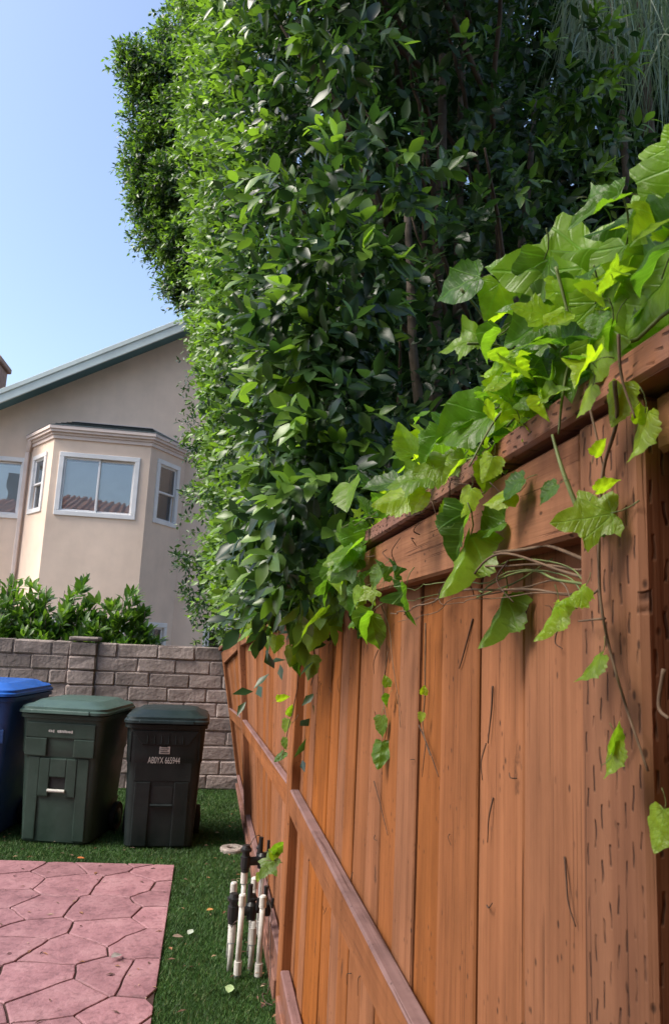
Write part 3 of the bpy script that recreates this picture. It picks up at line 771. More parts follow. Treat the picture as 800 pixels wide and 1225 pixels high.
# ================================================================== FENCE
def lerp_tab(y, tab):
    for (a, va), (b_, vb) in zip(tab, tab[1:]):
        if y <= b_: return va + (vb - va) * max(0, (y - a)) / (b_ - a)
    return tab[-1][1]
TOPZ = [(-2, 1.835), (.6, 1.822), (1.9, 1.80), (3.3, 1.80), (5.93, 1.60), (7.62, 1.385)]
LEAN = [(-2, 0.0), (3.3, 0.0), (5.93, .165), (7.62, .275)]      # how far the top hangs into the yard
MIDZ = [(-2, .875), (3.3, .885), (5.93, .875), (7.62, .80)]
def topz(y): return lerp_tab(y, TOPZ)
def warp(p):
    x, y, z = p; return (x - lerp_tab(y, LEAN) * z / max(.5, topz(y)), y, z)
FX, BX = .39, .436            # yard face of posts / of boards
fence = empty('wooden_fence', (.45, 3.5, 0))
tag(fence, 'red brown stained wooden fence of upright boards running beside the lawn, ivy along its top', 'fence')
FINV = Matrix.Translation((-.45, -3.5, 0))
def fpart(name, v, f, mt, flip=False):
    o = mk(name, [warp(p) for p in v], f, mt, fence); o.matrix_parent_inverse = FINV
    if name.endswith('rail'):
        o.data.materials.append(M['railtop'])
        for p in o.data.polygons: p.material_index = 1 if p.normal.z > .6 else 0
    return o
def slope_z(v, y0, za0, y1, za1, zref):
    """shift z so a straight piece follows two end heights"""
    return [(p[0], p[1], p[2] - zref + za0 + (za1 - za0) * (p[1] - y0) / (y1 - y0)) for p in v]
POSTS = [(.622, .742), (3.28, 3.40), (5.93, 6.05), (7.54, 7.64)]
def fence_build():
    rr = random.Random(3)
    # boards: the widths of the nearest ones read from the picture
    edges = [-.85, -.66, -.48, -.30, -.11, .07, .25, .42, .60, .79, .9865, 1.155, 1.351, 1.51, 1.665, 1.82, 1.97, 2.134]
    while edges[-1] < 7.62: edges.append(edges[-1] + rr.uniform(.135, .185))
    for a, b_ in zip(edges, edges[1:]):
        b_ = min(b_, 7.63); d = rr.uniform(-.004, .004); g = rr.choice((.0022, .0028, .0035)) if .7 < a < 2.2 else rr.choice((.0008, .0012, .002, .003, .0035))
        zt0 = topz((a + b_) / 2) - .02
        v, f = cbox(BX + d, BX + .018 + d, a + g, b_ - g, .03 + rr.uniform(-.008, .01), zt0, .003)
        # slight cup and twist
        tw = rr.uniform(-.003, .003)
        v2_, f2_ = cbox(BX + .0205 + d, BX + .026 + d, b_ - .02, b_ + .02, .05, zt0 - .01, .001); f = f + [tuple(i + len(v) for i in q) for q in f2_]; v = v + v2_  # unseen lap strip added to stop light leaking through the gaps
        v = [(p[0] + tw * (p[2] - .9), p[1], p[2]) for p in v]
        fpart('board', v, f, M['board'])
    for k, (a, b_) in enumerate(POSTS):
        zt = topz(a) - (.046 if k == 0 else .055)
        fpart('post', *cbox(FX + (0 if k < 3 else .012), BX + .12, a, b_, -.02, zt, .006), M['post'] if k == 0 else M['postplain'])
    spans = [(-.85, POSTS[0][0]), (POSTS[0][1], POSTS[1][0]), (POSTS[1][1], POSTS[2][0]), (POSTS[2][1], POSTS[3][0])]
    for k, (a, b_) in enumerate(spans):
        a += .001; b_ -= .001
        off = (.012, .0, .004, .010)[k]
        # middle rail
        v, f = cbox(FX + off, BX - .005, a, b_, -.10, 0, .006); v = slope_z(v, a, lerp_tab(a, MIDZ), b_, lerp_tab(b_, MIDZ), 0)
        fpart('middle_rail', v, f, M['rail'])
        # fascia under the cap
        v, f = cbox(FX + off + .004, BX - .005, a, b_, (-.105 if k == 0 else -.165), -.047, .005); v = slope_z(v, a, topz(a), b_, topz(b_), 0)
        fpart('top_fascia', v, f, M['fascia'])
        # bottom rail
        v, f = cbox(FX + off, BX - .005, a, b_, .09, .175, .006); fpart('bottom_rail', v, f, M['kick'])
    # cap boards
    for a, b_ in ((-.85, .95), (.953, 3.33), (3.333, 5.95), (5.953, 7.64)):
        v, f = cbox(FX - .012, BX + .05, a, b_, -.038, 0, .005); v = slope_z(v, a, topz(a), b_, topz(b_), 0)
        fpart('cap_board', v, f, M['cap'])
    # kickboard on the ground
    for a, b_ in ((-.85, 3.27), (3.41, 5.92), (6.06, 7.6)):
        fpart('kickboard', *cbox(FX - .012, BX - .006, a, b_, -.01, .085, .005), M['kick'])
M['postplain'] = wood('stained_post', DK, LT, 2)
fence_build()
#@@OBJECTS
# ================================================================== WHEELED BINS
def plastic(name, col, rough=.42):
    m, nt, ln, b = mat(name)
    n = N(nt, 'ShaderNodeTexNoise'); n.inputs['Scale'].default_value = 6; n.inputs['Detail'].default_value = 8; n.inputs['Roughness'].default_value = .7; ln.new(coords(nt, ln), n.inputs['Vector'])
    r = ramp(nt, [(.35, tuple(c * .82 for c in col)), (.7, tuple(c * 1.15 + .006 for c in col))]); ln.new(n.outputs[0], r.inputs[0])
    # scuffs: short pale scratches
    s = N(nt, 'ShaderNodeTexNoise'); s.inputs['Scale'].default_value = 1; s.inputs['Detail'].default_value = 2; ln.new(coords(nt, ln, (16, 16, 90)), s.inputs['Vector'])
    rs = ramp(nt, [(.70, 0.0), (.76, .25)]); ln.new(s.outputs[0], rs.inputs[0])
    dn_ = N(nt, 'ShaderNodeTexNoise'); dn_.inputs['Scale'].default_value = 2.6; dn_.inputs['Detail'].default_value = 9; dn_.inputs['Roughness'].default_value = .75; ln.new(coords(nt, ln, (1, 1, .5)), dn_.inputs['Vector'])
    rdn = ramp(nt, [(.45, 0.0), (.70, .22)]); ln.new(dn_.outputs[0], rdn.inputs[0])
    bc = mixc(nt, ln, rs.outputs[0], r.outputs[0], tuple(min(1, c * 1.8 + .04) for c in col))
    ln.new(mixc(nt, ln, rdn.outputs[0], bc, tuple(c * .5 + .07 for c in col)), b.inputs['Base Color'])
    rr = ramp(nt, [(.3, rough - .08), (.7, rough + .15)]); ln.new(n.outputs[0], rr.inputs[0]); ln.new(rr.outputs[0], b.inputs['Roughness'])
    b.inputs['Specular IOR Level'].default_value = .3
    f = N(nt, 'ShaderNodeTexNoise'); f.inputs['Scale'].default_value = 220; ln.new(coords(nt, ln), f.inputs['Vector']); bump(nt, ln, f.outputs[0], .12, .003, b)
    return m
M['tyre'] = plain('black_rubber', (.012, .012, .013), .8, .2, 20)
M['whitebar'] = plain('pale_grip', (.55, .55, .50), .5, .15, 30)
M['sticker'] = plain('grey_sticker', (.42, .40, .38), .6, .25, 60)
M['print'] = plain('pale_print', (.45, .44, .42), .6, .12, 90)
M['recess_shade_ink'] = plain('recess_shade_and_ink', (.012, .014, .014), .7, .2, 20)  # black stands in for shade in grip pockets; also sticker ink

def rrect(w, d, r, z, y0=0.0, n=4, x0=0.0):
    out = []
    for (sx, sy, a0) in ((1, 1, 0), (-1, 1, 90), (-1, -1, 180), (1, -1, 270)):
        for k in range(n + 1):
            a = R(a0 + 90 * k / n); out.append((x0 + sx * (w / 2 - r) + r * math.cos(a), y0 + sy * (d / 2 - r) + r * math.sin(a), z))
    return out

def wheeled_bin(loc, rz, h, wb, wt, db, dt, body_m, lid_m, label, style):
    """cart: front faces -Y; base wb x db, top wt x dt; the lid adds to h"""
    t = empty('wheeled_bin', loc, rz); tag(t, label, 'bin', 'wheeled bins lined up before the block wall')
    hb = h * .915
    def W(z): return wb + (wt - wb) * z / hb
    def D(z): return db + (dt - db) * z / hb
    def fy(z, x=0.0):                                  # y of the front face; its bow is slight
        return -D(z) / 2 + .010 * (2 * x / W(z)) ** 2
    rings = [rrect(W(0) - .03, D(0) - .03, .05, .004), rrect(W(.012), D(.012), .06, .022)]
    zs = [.08, .2, .35, .5, .62, .70, .72, .80, .9, 1.0]
    for q in zs:
        z = hb * q; bulge = 0 if q < .705 else .012
        rings.append(rrect(W(z) + bulge, D(z) + bulge, .065, z))
    # rim
    z = hb; rings += [rrect(wt + .016, dt + .016, .065, z + .001), rrect(wt + .045, dt + .045, .07, z + .004), rrect(wt + .045, dt + .045, .07, z + .03), rrect(wt + .02, dt + .02, .07, z + .034)]
    v, f = loft(rings); mk('body', v, f, body_m, t, True)
    def plate(name, x0, x1, z0, z1, proud, m, par=t, bev=.007, back=.02):
        c = [(x0, fy(z0, x0) - proud, z0), (x1, fy(z0, x1) - proud, z0), (x1, fy(z0, x1) + back, z0), (x0, fy(z0, x0) + back, z0),
             (x0, fy(z1, x0) - proud, z1), (x1, fy(z1, x1) - proud, z1), (x1, fy(z1, x1) + back, z1), (x0, fy(z1, x0) + back, z1)]
        return mk(name, *hexa(c, bev, 2), m, par)
    # lid: skirt, step, shallow dome
    zl = hb + .036; lift = .012
    lr = [rrect(wt + .035, dt + .035, .07, zl), rrect(wt + .062, dt + .075, .08, zl + .004, -.012), rrect(wt + .062, dt + .075, .08, zl + .022, -.012), rrect(wt + .040, dt + .05, .08, zl + .030, -.010),
          rrect(wt + .036, dt + .045, .08, zl + .046, -.010), rrect(wt - .0, dt + .01, .08, zl + .056, -.004), rrect(wt - .06, dt - .05, .09, zl + .064), rrect(wt - .13, dt - .12, .09, zl + .086), rrect(wt - .18, dt - .17, .09, zl + .090)]
    lid = mk('lid', *loft(lr), lid_m, t, False)
    # front lip of the lid
    mk('lid_lip', *hexa([(-wt * .36, -dt / 2 - .062, zl + .004), (wt * .36, -dt / 2 - .062, zl + .004), (wt * .36, -dt / 2 - .02, zl + .004), (-wt * .36, -dt / 2 - .02, zl + .004),
                         (-wt * .35, -dt / 2 - .056, zl + .03), (wt * .35, -dt / 2 - .056, zl + .03), (wt * .35, -dt / 2 - .02, zl + .03), (-wt * .35, -dt / 2 - .02, zl + .03)], .006, 2), lid_m, lid)
    # hinge bar / handle at the back
    yb = dt / 2 + .07; hd = MB()
    hd.add(*tube([(-wt * .36, dt / 2 - .01, zl - .03), (-wt * .36, yb, zl - .01), (wt * .36, yb, zl - .01), (wt * .36, dt / 2 - .01, zl - .03)], .016, 8))
    hd.build('handle', body_m, t, True)
    # wheels
    for s in (-1, 1):
        xw = s * (wb / 2 + .022); yw = db / 2 - .06; rw = .105; wr = []
        for (dx, r_) in ((-.022, rw * .80), (-.024, rw * .96), (-.014, rw), (.014, rw), (.024, rw * .96), (.022, rw * .80)):
            wr.append([(xw + dx, yw + r_ * math.cos(a), .105 + r_ * math.sin(a)) for a in [2 * math.pi * k / 20 for k in range(20)]])
        wh = mk('wheel', *loft(wr), M['tyre'], t, True)
        hub = []
        for (dx, r_) in ((-.026, rw * .5), (-.026, rw * .55), (.026, rw * .55), (.030, rw * .3)):
            hub.append([(xw + dx, yw + r_ * math.cos(a), .105 + r_ * math.sin(a)) for a in [2 * math.pi * k / 14 for k in range(14)]])
        mk('hub', *loft(hub), body_m, wh, True)
        # wheel arch
        mk('wheel_arch', *hexa([(s * (wb / 2 - .03), yw - .13, .0 + .03), (s * (wb / 2 + .004), yw - .13, .03), (s * (wb / 2 + .004), yw + .06, .03), (s * (wb / 2 - .03), yw + .06, .03),
                                 (s * (wb / 2 - .03), yw - .10, .25), (s * (wb / 2 + .016), yw - .10, .25), (s * (wb / 2 + .016), yw + .05, .25), (s * (wb / 2 - .03), yw + .05, .25)], .01, 2), body_m, t)
    if style == 'green':
        hw = wt / 2
        # shoulder plates with a square notch between them
        plate('shoulder', -hw + .045, -.092, hb * .70, hb * .845, .026, body_m); plate('shoulder', .105, hw - .045, hb * .70, hb * .845, .026, body_m)
        plate('upper_band', -hw + .045, hw - .045, hb * .847, hb * .97, .026, body_m)
        # mid body block, grip pocket and bar
        plate('waist_plate', -.135, -.058, hb * .38, hb * .685, .018, body_m); plate('waist_plate', .062, .138, hb * .38, hb * .685, .018, body_m); plate('waist_plate', -.0575, .0615, hb * .535, hb * .685, .018, body_m)
        plate('side_plate', -hw * .74, -.136, .03, hb * .69, .014, body_m); plate('side_plate', .139, hw * .74, .03, hb * .69, .014, body_m)
        pk = plate('grip_pocket', -.057, .061, hb * .435, hb * .534, .002, M['recess_shade_ink'], bev=.002)
        z = hb * .43
        mk('grip_bar', *tube([(-.062, fy(z) - .022, z), (.066, fy(z) - .022, z)], .011, 8), M['whitebar'], pk)
        # faded strip of stamped code: worn flecks only
        rr = random.Random(4); pr = MB(); x = -.082
        while x < .086:
            w_ = rr.uniform(.004, .009); zc = hb * .905
            z0, z1 = zc - rr.uniform(.006, .011), zc + rr.uniform(.004, .011)
            if not -.043 < x < -.03:
                pr.add([(x, fy(z0) - .0275, z0), (x + w_, fy(z0) - .0275, z0), (x + w_, fy(z1) - .0275, z1), (x, fy(z1) - .0275, z1)], [(0, 1, 2, 3)])
            x += w_ + rr.uniform(.001, .004)
        pr.build('stamped_code', M['print'], t)
    if style == 'black':
        hw = wt / 2
        # trapezoid ribbed panel under the rim
        z0, z1 = hb * .868, hb * .985; xa, xb = -.165, -.24
        c = [(-.165, fy(z0) - .016, z0), (.165, fy(z0) - .016, z0), (.165, fy(z0) + .02, z0), (-.165, fy(z0) + .02, z0), (-.235, fy(z1) - .016, z1), (.235, fy(z1) - .016, z1), (.235, fy(z1) + .02, z1), (-.235, fy(z1) + .02, z1)]
        pn = mk('ribbed_panel', *hexa(c, .004, 2), body_m, t)
        for k in range(6):
            x = -.125 + k * .05; za, zb = hb * .878, hb * .945
            mk('rib', *hexa([(x - .005, fy(za) - .026, za), (x + .005, fy(za) - .026, za), (x + .005, fy(za) - .01, za), (x - .005, fy(za) - .01, za), (x - .004, fy(zb) - .018, zb), (x + .004, fy(zb) - .018, zb), (x + .004, fy(zb) - .01, zb), (x - .004, fy(zb) - .01, zb)], .002, 1), body_m, pn)
        plate('shoulder', -hw + .035, -.245, hb * .72, hb * .97, .012, body_m); plate('shoulder', .245, hw - .035, hb * .72, hb * .97, .012, body_m)
        z0, z1 = hb * .79, hb * .852
        st = plate('sticker', -.038, .036, z0, z1, .0125, M['sticker'], bev=.001, back=.0)
        for k in range(4):
            plate('sticker_print', -.030, .030 - .012 * (k % 2), z0 + .008 + k * .013, z0 + .013 + k * .013, .0145, M['recess_shade_ink'], st, bev=0, back=-.012)
        cu = bpy.data.curves.new('cart_number', 'FONT'); cu.body = 'AB0YX 665944'; cu.size = .064; cu.align_x = 'CENTER'; cu.extrude = .0005; cu.space_character = .98
        tmp = bpy.data.objects.new('tmp', cu); COL.objects.link(tmp); dg = bpy.context.evaluated_depsgraph_get()
        me = bpy.data.meshes.new_from_object(tmp.evaluated_get(dg)); bpy.data.objects.remove(tmp)
        sl = math.atan2((dt - db) / 2, hb); zt = hb * .712
        xs = [v_.co.x for v_ in me.vertices]; sx_ = .225 / (max(xs) - min(xs))
        me.transform(Matrix.Translation((.0, fy(zt) - .0150, zt)) @ Matrix.Rotation(R(90) + sl, 4, 'X') @ Matrix.Diagonal((sx_, 1.0, 1, 1)))
        o = link('cart_number', me, M['print'], t)
        plate('number_panel', -.20, .20, hb * .56, hb * .862, .0105, body_m, bev=.004)
        pk = plate('grip_pocket', -.072, .078, hb * .37, hb * .515, .004, M['recess_shade_ink'], bev=.002)
        plate('side_plate', -hw * .70, -.080, .02, hb * .555, .012, body_m); plate('side_plate', .086, hw * .70, .02, hb * .555, .012, body_m)
        z = hb * .362
        mk('grip_bar', *tube([(-.074, fy(z) - .014, z), (.080, fy(z) - .014, z)], .010, 8), body_m, pk)
    if style == 'blue':
        hw = wt / 2
        c = []
        z0, z1 = hb * .60, hb * .985
        for (zz, xr, xl) in ((z0, .10, -.10), (z1, hw * .80, -hw * .80)):
            c.append((xl, xr, zz))
        def fp(x, zz, p): return (x, fy(zz, x) - p, zz)
        cc = [fp(-.10, z0, .02), fp(.10, z0, .02), fp(.10, z0, -.02), fp(-.10, z0, -.02), fp(-hw * .82, z1, .02), fp(hw * .82, z1, .02), fp(hw * .82, z1, -.02), fp(-hw * .82, z1, -.02)]
        mk('chute_panel', *hexa(cc, .008, 2), M['bluelight'], t)
        plate('shoulder', -hw + .03, -hw * .55, hb * .70, hb * .80, .012, body_m); plate('shoulder', hw * .55, hw - .03, hb * .70, hb * .80, .012, body_m)
        st = plate('emblem', .17, .27, hb * .715, hb * .775, .034, M['sticker2'], bev=.012, back=-.02)
        plate('emblem', .17, .205, hb * .655, hb * .69, .034, M['sticker2'], bev=.004, back=-.02); plate('emblem', .235, .272, hb * .65, hb * .69, .034, M['sticker2'], bev=.004, back=-.02)
        plate('side_plate', .06, hw * .72, .03, hb * .60, .012, body_m); plate('side_plate', -hw * .72, -.06, .03, hb * .60, .012, body_m)
        plate('grip_pocket', -.055, .055, hb * .42, hb * .55, .003, M['recess_shade_ink'], bev=.002)
    for o in list(t.children):
        if o.name.startswith(('body', 'lid', 'wheel', 'handle')) and o.type == 'MESH':
            try:
                o.data.polygons.foreach_set('use_smooth', [True] * len(o.data.polygons)); o.data.set_sharp_from_angle(angle=R(28))
            except Exception: pass
    return t
M['blackplastic'] = plastic('black_green_plastic', (.007, .013, .013), .42)
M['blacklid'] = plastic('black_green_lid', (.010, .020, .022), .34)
M['greenplastic'] = plastic('dark_green_plastic', (.027, .052, .040), .46)
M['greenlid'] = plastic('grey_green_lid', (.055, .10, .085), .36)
M['blueplastic'] = plastic('blue_plastic', (.012, .060, .20), .42)
M['bluelight'] = plastic('blue_panel', (.012, .075, .34), .42)
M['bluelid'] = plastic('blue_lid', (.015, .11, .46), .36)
M['sticker2'] = plain('white_sticker', (.62, .60, .52), .6, .3, 25)
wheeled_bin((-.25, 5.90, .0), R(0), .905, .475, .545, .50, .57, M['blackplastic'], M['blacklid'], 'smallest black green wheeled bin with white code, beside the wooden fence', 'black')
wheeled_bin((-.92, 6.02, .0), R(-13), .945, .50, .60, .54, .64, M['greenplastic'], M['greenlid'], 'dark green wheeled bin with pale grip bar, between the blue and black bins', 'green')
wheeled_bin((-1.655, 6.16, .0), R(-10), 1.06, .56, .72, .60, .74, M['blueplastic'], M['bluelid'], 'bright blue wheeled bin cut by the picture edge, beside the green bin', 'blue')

# ================================================================== SPRINKLER VALVES
M['pvc'] = plain('white_pvc', (.56, .54, .50), .5, .22, 22)
M['valveblack'] = plain('valve_black', (.012, .013, .014), .45, .3, 40)
M['glue'] = plain('blue_pipe_glue', (.12, .30, .42), .4, .2, 30)
M['wire'] = plain('brown_wire', (.06, .035, .025), .5, .3, 40)
def cyl(p0, p1, r, n=14): return tube([p0, p1], r, n)
def manifold(name_label, base, pipes, valves, wire):
    t = empty('sprinkler_valve', base); tag(t, name_label, 'valve', 'sprinkler valves beside the fence')
    bx, by, _ = base
    for (x, y, z1, cap, coup) in pipes:
        p = mk('pipe', *cyl((x - bx, y - by, -.02), (x - bx + .004, y - by, z1), .0125), M['pvc'], t, True)
        if cap:
            c = MB(); c.add(*tube([(x - bx + .004, y - by, z1 - .045), (x - bx + .004, y - by, z1), (x - bx + .004, y - by, z1 + .006)], [.0165, .0165, .012], 14)); c.build('cap', M['pvc'], p)
        for (za, zb) in coup:
            c = MB(); c.add(*tube([(x - bx + .002, y - by, za), (x - bx + .002, y - by, zb)], .0175, 14)); c.build('coupling', M['pvc'], p)
            c = MB(); c.add(*tube([(x - bx + .002, y - by, za - .004), (x - bx + .002, y - by, za + .001)], .0136, 14)); c.build('glue_ring', M['glue'], p)
    for (x, y, z, s) in valves:
        x -= bx; y -= by; v = MB()
        v.add(*tube([(x, y, z), (x, y, z + .02 * s), (x, y, z + .022 * s), (x, y, z + .075 * s), (x, y, z + .077 * s), (x, y, z + .10 * s)], [.021 * s, .021 * s, .026 * s, .026 * s, .020 * s, .019 * s], 12))
        v.add(*tube([(x, y, z + .05 * s), (x + .085 * s, y + .012, z + .05 * s)], .021 * s, 12))
        vb = v.build('valve_body', M['valveblack'], t)
        k = MB(); k.add(*tube([(x, y, z + .10 * s), (x, y, z + .112 * s), (x, y, z + .113 * s), (x, y, z + .13 * s)], [.029 * s, .030 * s, .024 * s, .018 * s], 12)); k.build('vacuum_breaker_cap', M['valveblack'], vb)
        k = MB(); k.add(*tube([(x + .085 * s, y + .012, z + .015 * s), (x + .085 * s, y + .012, z + .06 * s), (x + .085 * s, y + .012, z + .075 * s), (x + .085 * s, y + .012, z + .09 * s)], [.022 * s, .027 * s, .027 * s, .016 * s], 12)); k.build('bonnet', M['valveblack'], vb)
        k = MB(); k.add(*tube([(x + .075 * s, y + .012, z + .085 * s), (x + .075 * s, y + .012, z + .165 * s)], .0125 * s, 10)); k.build('solenoid', M['valveblack'], vb)
        k = MB(); k.add(*tube([(x + .11 * s, y - .01, z + .06 * s), (x + .115 * s, y - .01, z + .11 * s)], .008 * s, 8)); k.build('bleed_screw', M['valveblack'], vb)
    for c in wire:
        k = MB(); k.add(*tube([Vector(p) - Vector((bx, by, 0)) for p in curve_pts(c, 26)], .0022, 5)); k.build('wire', M['wire'], t, True)
    return t
manifold('near pair of black sprinkler valves with two short capped white pipes', (.27, 3.70, 0),
         [(.236, 3.62, .352, True, [(.02, .075)]), (.330, 3.62, .345, True, [(.012, .065)]), (.205, 3.70, .215, False, [(.125, .195)]), (.30, 3.70, .215, False, [(.115, .185)]), (.205, 3.84, .335, True, []), (.305, 3.86, .35, True, [])],
         [(.205, 3.70, .205, 1.0), (.292, 3.72, .215, .85)],
         [[(.20, 3.66, .20), (.215, 3.63, .235), (.26, 3.64, .25)], [(.365, 3.74, .31), (.385, 3.68, .25), (.372, 3.60, .20), (.375, 3.52, .08), (.36, 3.44, .02), (.335, 3.40, .035), (.345, 3.37, .015), (.372, 3.33, .02)]])
manifold('taller black sprinkler valve on white risers behind the capped pipes', (.31, 4.08, 0),
         [(.268, 4.05, .335, False, [(.27, .33)]), (.36, 4.08, .34, False, [(.02, .08)])],
         [(.272, 4.05, .325, 1.0), (.345, 4.10, .36, .62)],
         [[(.35, 4.08, .47), (.335, 4.06, .50), (.31, 4.05, .49), (.29, 4.05, .455)], [(.37, 4.06, .40), (.385, 3.98, .33), (.378, 3.90, .26), (.385, 3.80, .18), (.38, 3.74, .05)]])
M['concrete'] = plain('rough_concrete', (.34, .29, .26), .95, .3, 25, .1, .7, 50)
def collar():
    rg = []
    for (r_, z) in ((.085, -.01), (.085, .022), (.078, .030), (.040, .030), (.034, .022), (.034, -.005)):
        rg.append([(r_ * math.cos(a) * (1 + .05 * math.sin(3 * a)), r_ * math.sin(a), z) for a in [2 * math.pi * k / 24 for k in range(24)]])
    o = mk('sprinkler_collar', *loft(rg, True, True), M['concrete']); o.location = (.275, 5.60, 0)
    tag(o, 'round rough concrete sprinkler collar set in the turf by the fence', 'collar')
collar()

# ================================================================== HEDGE TREES BEHIND THE FENCE
def xface(y, z):
    return .20 + .14 * max(0, min(1, (5.6 - y) / 1.5)) + .005 * max(0, y - 4.5) - max(0, z - 1.9) * (.055 + .0165 * max(0, y - 3.0))
def yend(x, z):
    return 2.45 + max(0.0, x - .45) * .75 + max(0, z - 3.6) * .10
HOLLOW = [(Vector((.40, 2.55, 3.75)), .40), (Vector((.72, 2.5, 2.85)), .30), (Vector((.75, 2.55, 3.5)), .3)]
def in_hollow(p):
    return any((Vector(p) - c).length < r for c, r in HOLLOW)
def wall_samples(y0, y1, z0, z1, dens, inset):
    n = int((y1 - y0) * (z1 - z0) * dens); P, D = [], []
    for _ in range(n):
        y = random.uniform(y0, y1); z = random.uniform(z0, z1)
        l = (lump((0, y, z), 1.5, 3.1) * .22 + lump((0, y, z), 4.0, 8.7) * .10) * min(1, max(.45, (y - 1.5) / 4.5))
        x = xface(y, z) - l + inset + random.uniform(-.06, .10)
        if z < topz(min(y, 7.6)) + .05: x = max(x, .30)
        if y < yend(.3, z) + .1: continue
        if lump((0, y, z), 2.3, 5.5) < -.26 and inset < .1: continue
        if in_hollow((x, y, z)) or (y < 3.45 and 4.45 > z > 3.35 + .25 * math.sin(5 * y) and random.random() < .8): continue
        if z < topz(min(y, 7.6)) + .07 and (y > 4 or x < .36): continue
        P.append((x, y, z)); D.append((-.9, -.35 + random.uniform(-.3, .3), .15 + random.uniform(-.5, .5)))
    return np.array(P).reshape(-1, 3), np.array(D).reshape(-1, 3)
def end_samples(x0, x1, z0, z1, dens, inset):
    n = int((x1 - x0) * (z1 - z0) * dens); P, D = [], []
    for _ in range(n):
        x = random.uniform(x0, x1); z = random.uniform(z0, z1)
        l = lump((x, 0, z), 1.5, 13.1) * .35 + lump((x, 0, z), 4.0, 18.7) * .12
        y = yend(x, z) - l + inset + random.uniform(-.08, .12)
        if lump((x, 0, z), 2.0, 25.5) < -.22 and inset < .1: continue
        if inset < .7 and x < .85 and 4.45 > z > 3.3 and random.random() < .75: continue
        if in_hollow((x, y, z)) or (z > 3.7 and x > 1.55 + inset * .5): continue
        P.append((x, y, z)); D.append((-.25 + random.uniform(-.4, .4), -.9, .1 + random.uniform(-.5, .5)))
    return np.array(P).reshape(-1, 3), np.array(D).reshape(-1, 3)
def blob_shoots(blobs, per, **kw):
    P, D = [], []
    for (c, r, k) in blobs:
        d = sphere_dirs(int(per * k)); d[:, 2] *= .8
        rr_ = np.array([r]).reshape(1, -1) * (.55 + .5 * rng.random((len(d), 1)))
        P.append(np.array(c)[None] + d * rr_); D.append(d + np.array([0, 0, .15]))
    return shoots(np.concatenate(P), np.concatenate(D), **kw)
def boxfill(lo, hi, n, L=.12, keep=None):
    P = np.array(lo) + (np.array(hi) - np.array(lo)) * rng.random((n, 3))
    if keep is not None: P = P[[bool(keep(p)) for p in P]]
    return fill(P, L)
def limbs(base, tops, r0, seed, mt, parent, name='trunk'):
    """tapered trunk that forks into limbs, one surface"""
    m = MB(); b0 = Vector(base)
    for k, tp in enumerate(tops):
        tp = Vector(tp); mid = b0.lerp(tp, .45) + Vector((random.uniform(-.12, .12), random.uniform(-.12, .12), .1))
        pts = curve_pts([b0 + Vector((.02 * k, 0, 0)), b0.lerp(mid, .5) + Vector((0, 0, .1)), mid, tp], 14, .03, seed + k)
        m.add(*tube(pts, [r0 * (1 - .8 * i / 14) * (1 if k == 0 else .7) for i in range(15)], 8))
    return m.build(name, mt, parent, True)

def hedge_tree(label, base, y0, y1, chunks, tops, extra=None):
    t = empty('hedge_tree', base); tag(t, label, 'tree', 'tall hedge trees behind the fence')
    inv = Matrix.Translation((-base[0], -base[1], -base[2]))
    c = tri_obj('crown', [q for q in chunks if q is not None], M['ficus'], t); c.matrix_parent_inverse = inv
    tr = limbs(base, tops, .10, base[1], M['bark'], t); tr.matrix_parent_inverse = inv
    if extra is not None:
        e = extra.build('branches', M['shadebark'], t, True); e.matrix_parent_inverse = inv
    return t

# near tree: its end faces the camera
ch = []
P, D = end_samples(.25, 2.9, 1.65, 6.2, 68, .0); ch.append(shoots(P, D, 10, .28, (.065, .105), .47, True, .06, .4))  # few pale leaves: shade of the end put into the tint
P, D = end_samples(.25, 2.9, 1.5, 6.6, 55, .35); ch.append(shoots(P, D, 9, .28, (.065, .105), .47, True, .0, .4))
P, D = end_samples(.35, 3.0, 1.4, 6.8, 40, .75); ch.append(shoots(P, D, 8, .3, (.07, .11), .45, False, .0, .3))
P, D = wall_samples(2.75, 4.5, 1.75, 8.0, 95, .0); ch.append(shoots(P, D, 9, .22, (.065, .10), .50, True, .40, .45))  # paler tint puts light into the yard face
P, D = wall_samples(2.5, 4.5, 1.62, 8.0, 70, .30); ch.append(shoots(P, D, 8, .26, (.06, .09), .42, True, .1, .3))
# the bouquets that stand out at the corner
bq = []
for (px, py, y, r, k) in ((375, 225, 2.35, .10, 1), (360, 300, 2.4, .10, 1.0), (400, 300, 2.35, .12, 1), (430, 330, 2.3, .12, 1), (390, 380, 2.3, .13, 1.1), (352, 400, 2.5, .10, 1.0), (365, 460, 2.4, .10, .9), (405, 430, 2.4, .12, .8),
                          (395, 510, 2.3, .13, 1.1), (365, 540, 2.35, .10, 1), (375, 590, 2.25, .11, 1.1), (410, 570, 2.3, .10, .8), (345, 620, 2.6, .10, 1), (370, 660, 2.3, .10, 1), (330, 695, 2.9, .10, 1), (350, 715, 2.6, .08, .8),
                          (435, 175, 2.4, .12, .7), (470, 210, 2.5, .13, .6), (415, 30, 2.4, .13, .8), (400, 60, 2.4, .10, .4), (335, 340, 3.0, .12, .8), (330, 480, 3.1, .12, .8), (325, 590, 3.1, .12, .8)):
    bq.append((tuple(at(px, py, y)), r, k))
ch.append(blob_shoots(bq, 13, nleaf=9, slen=.13, L=(.07, .105), ratio=.50, young=.45, hang=.7))
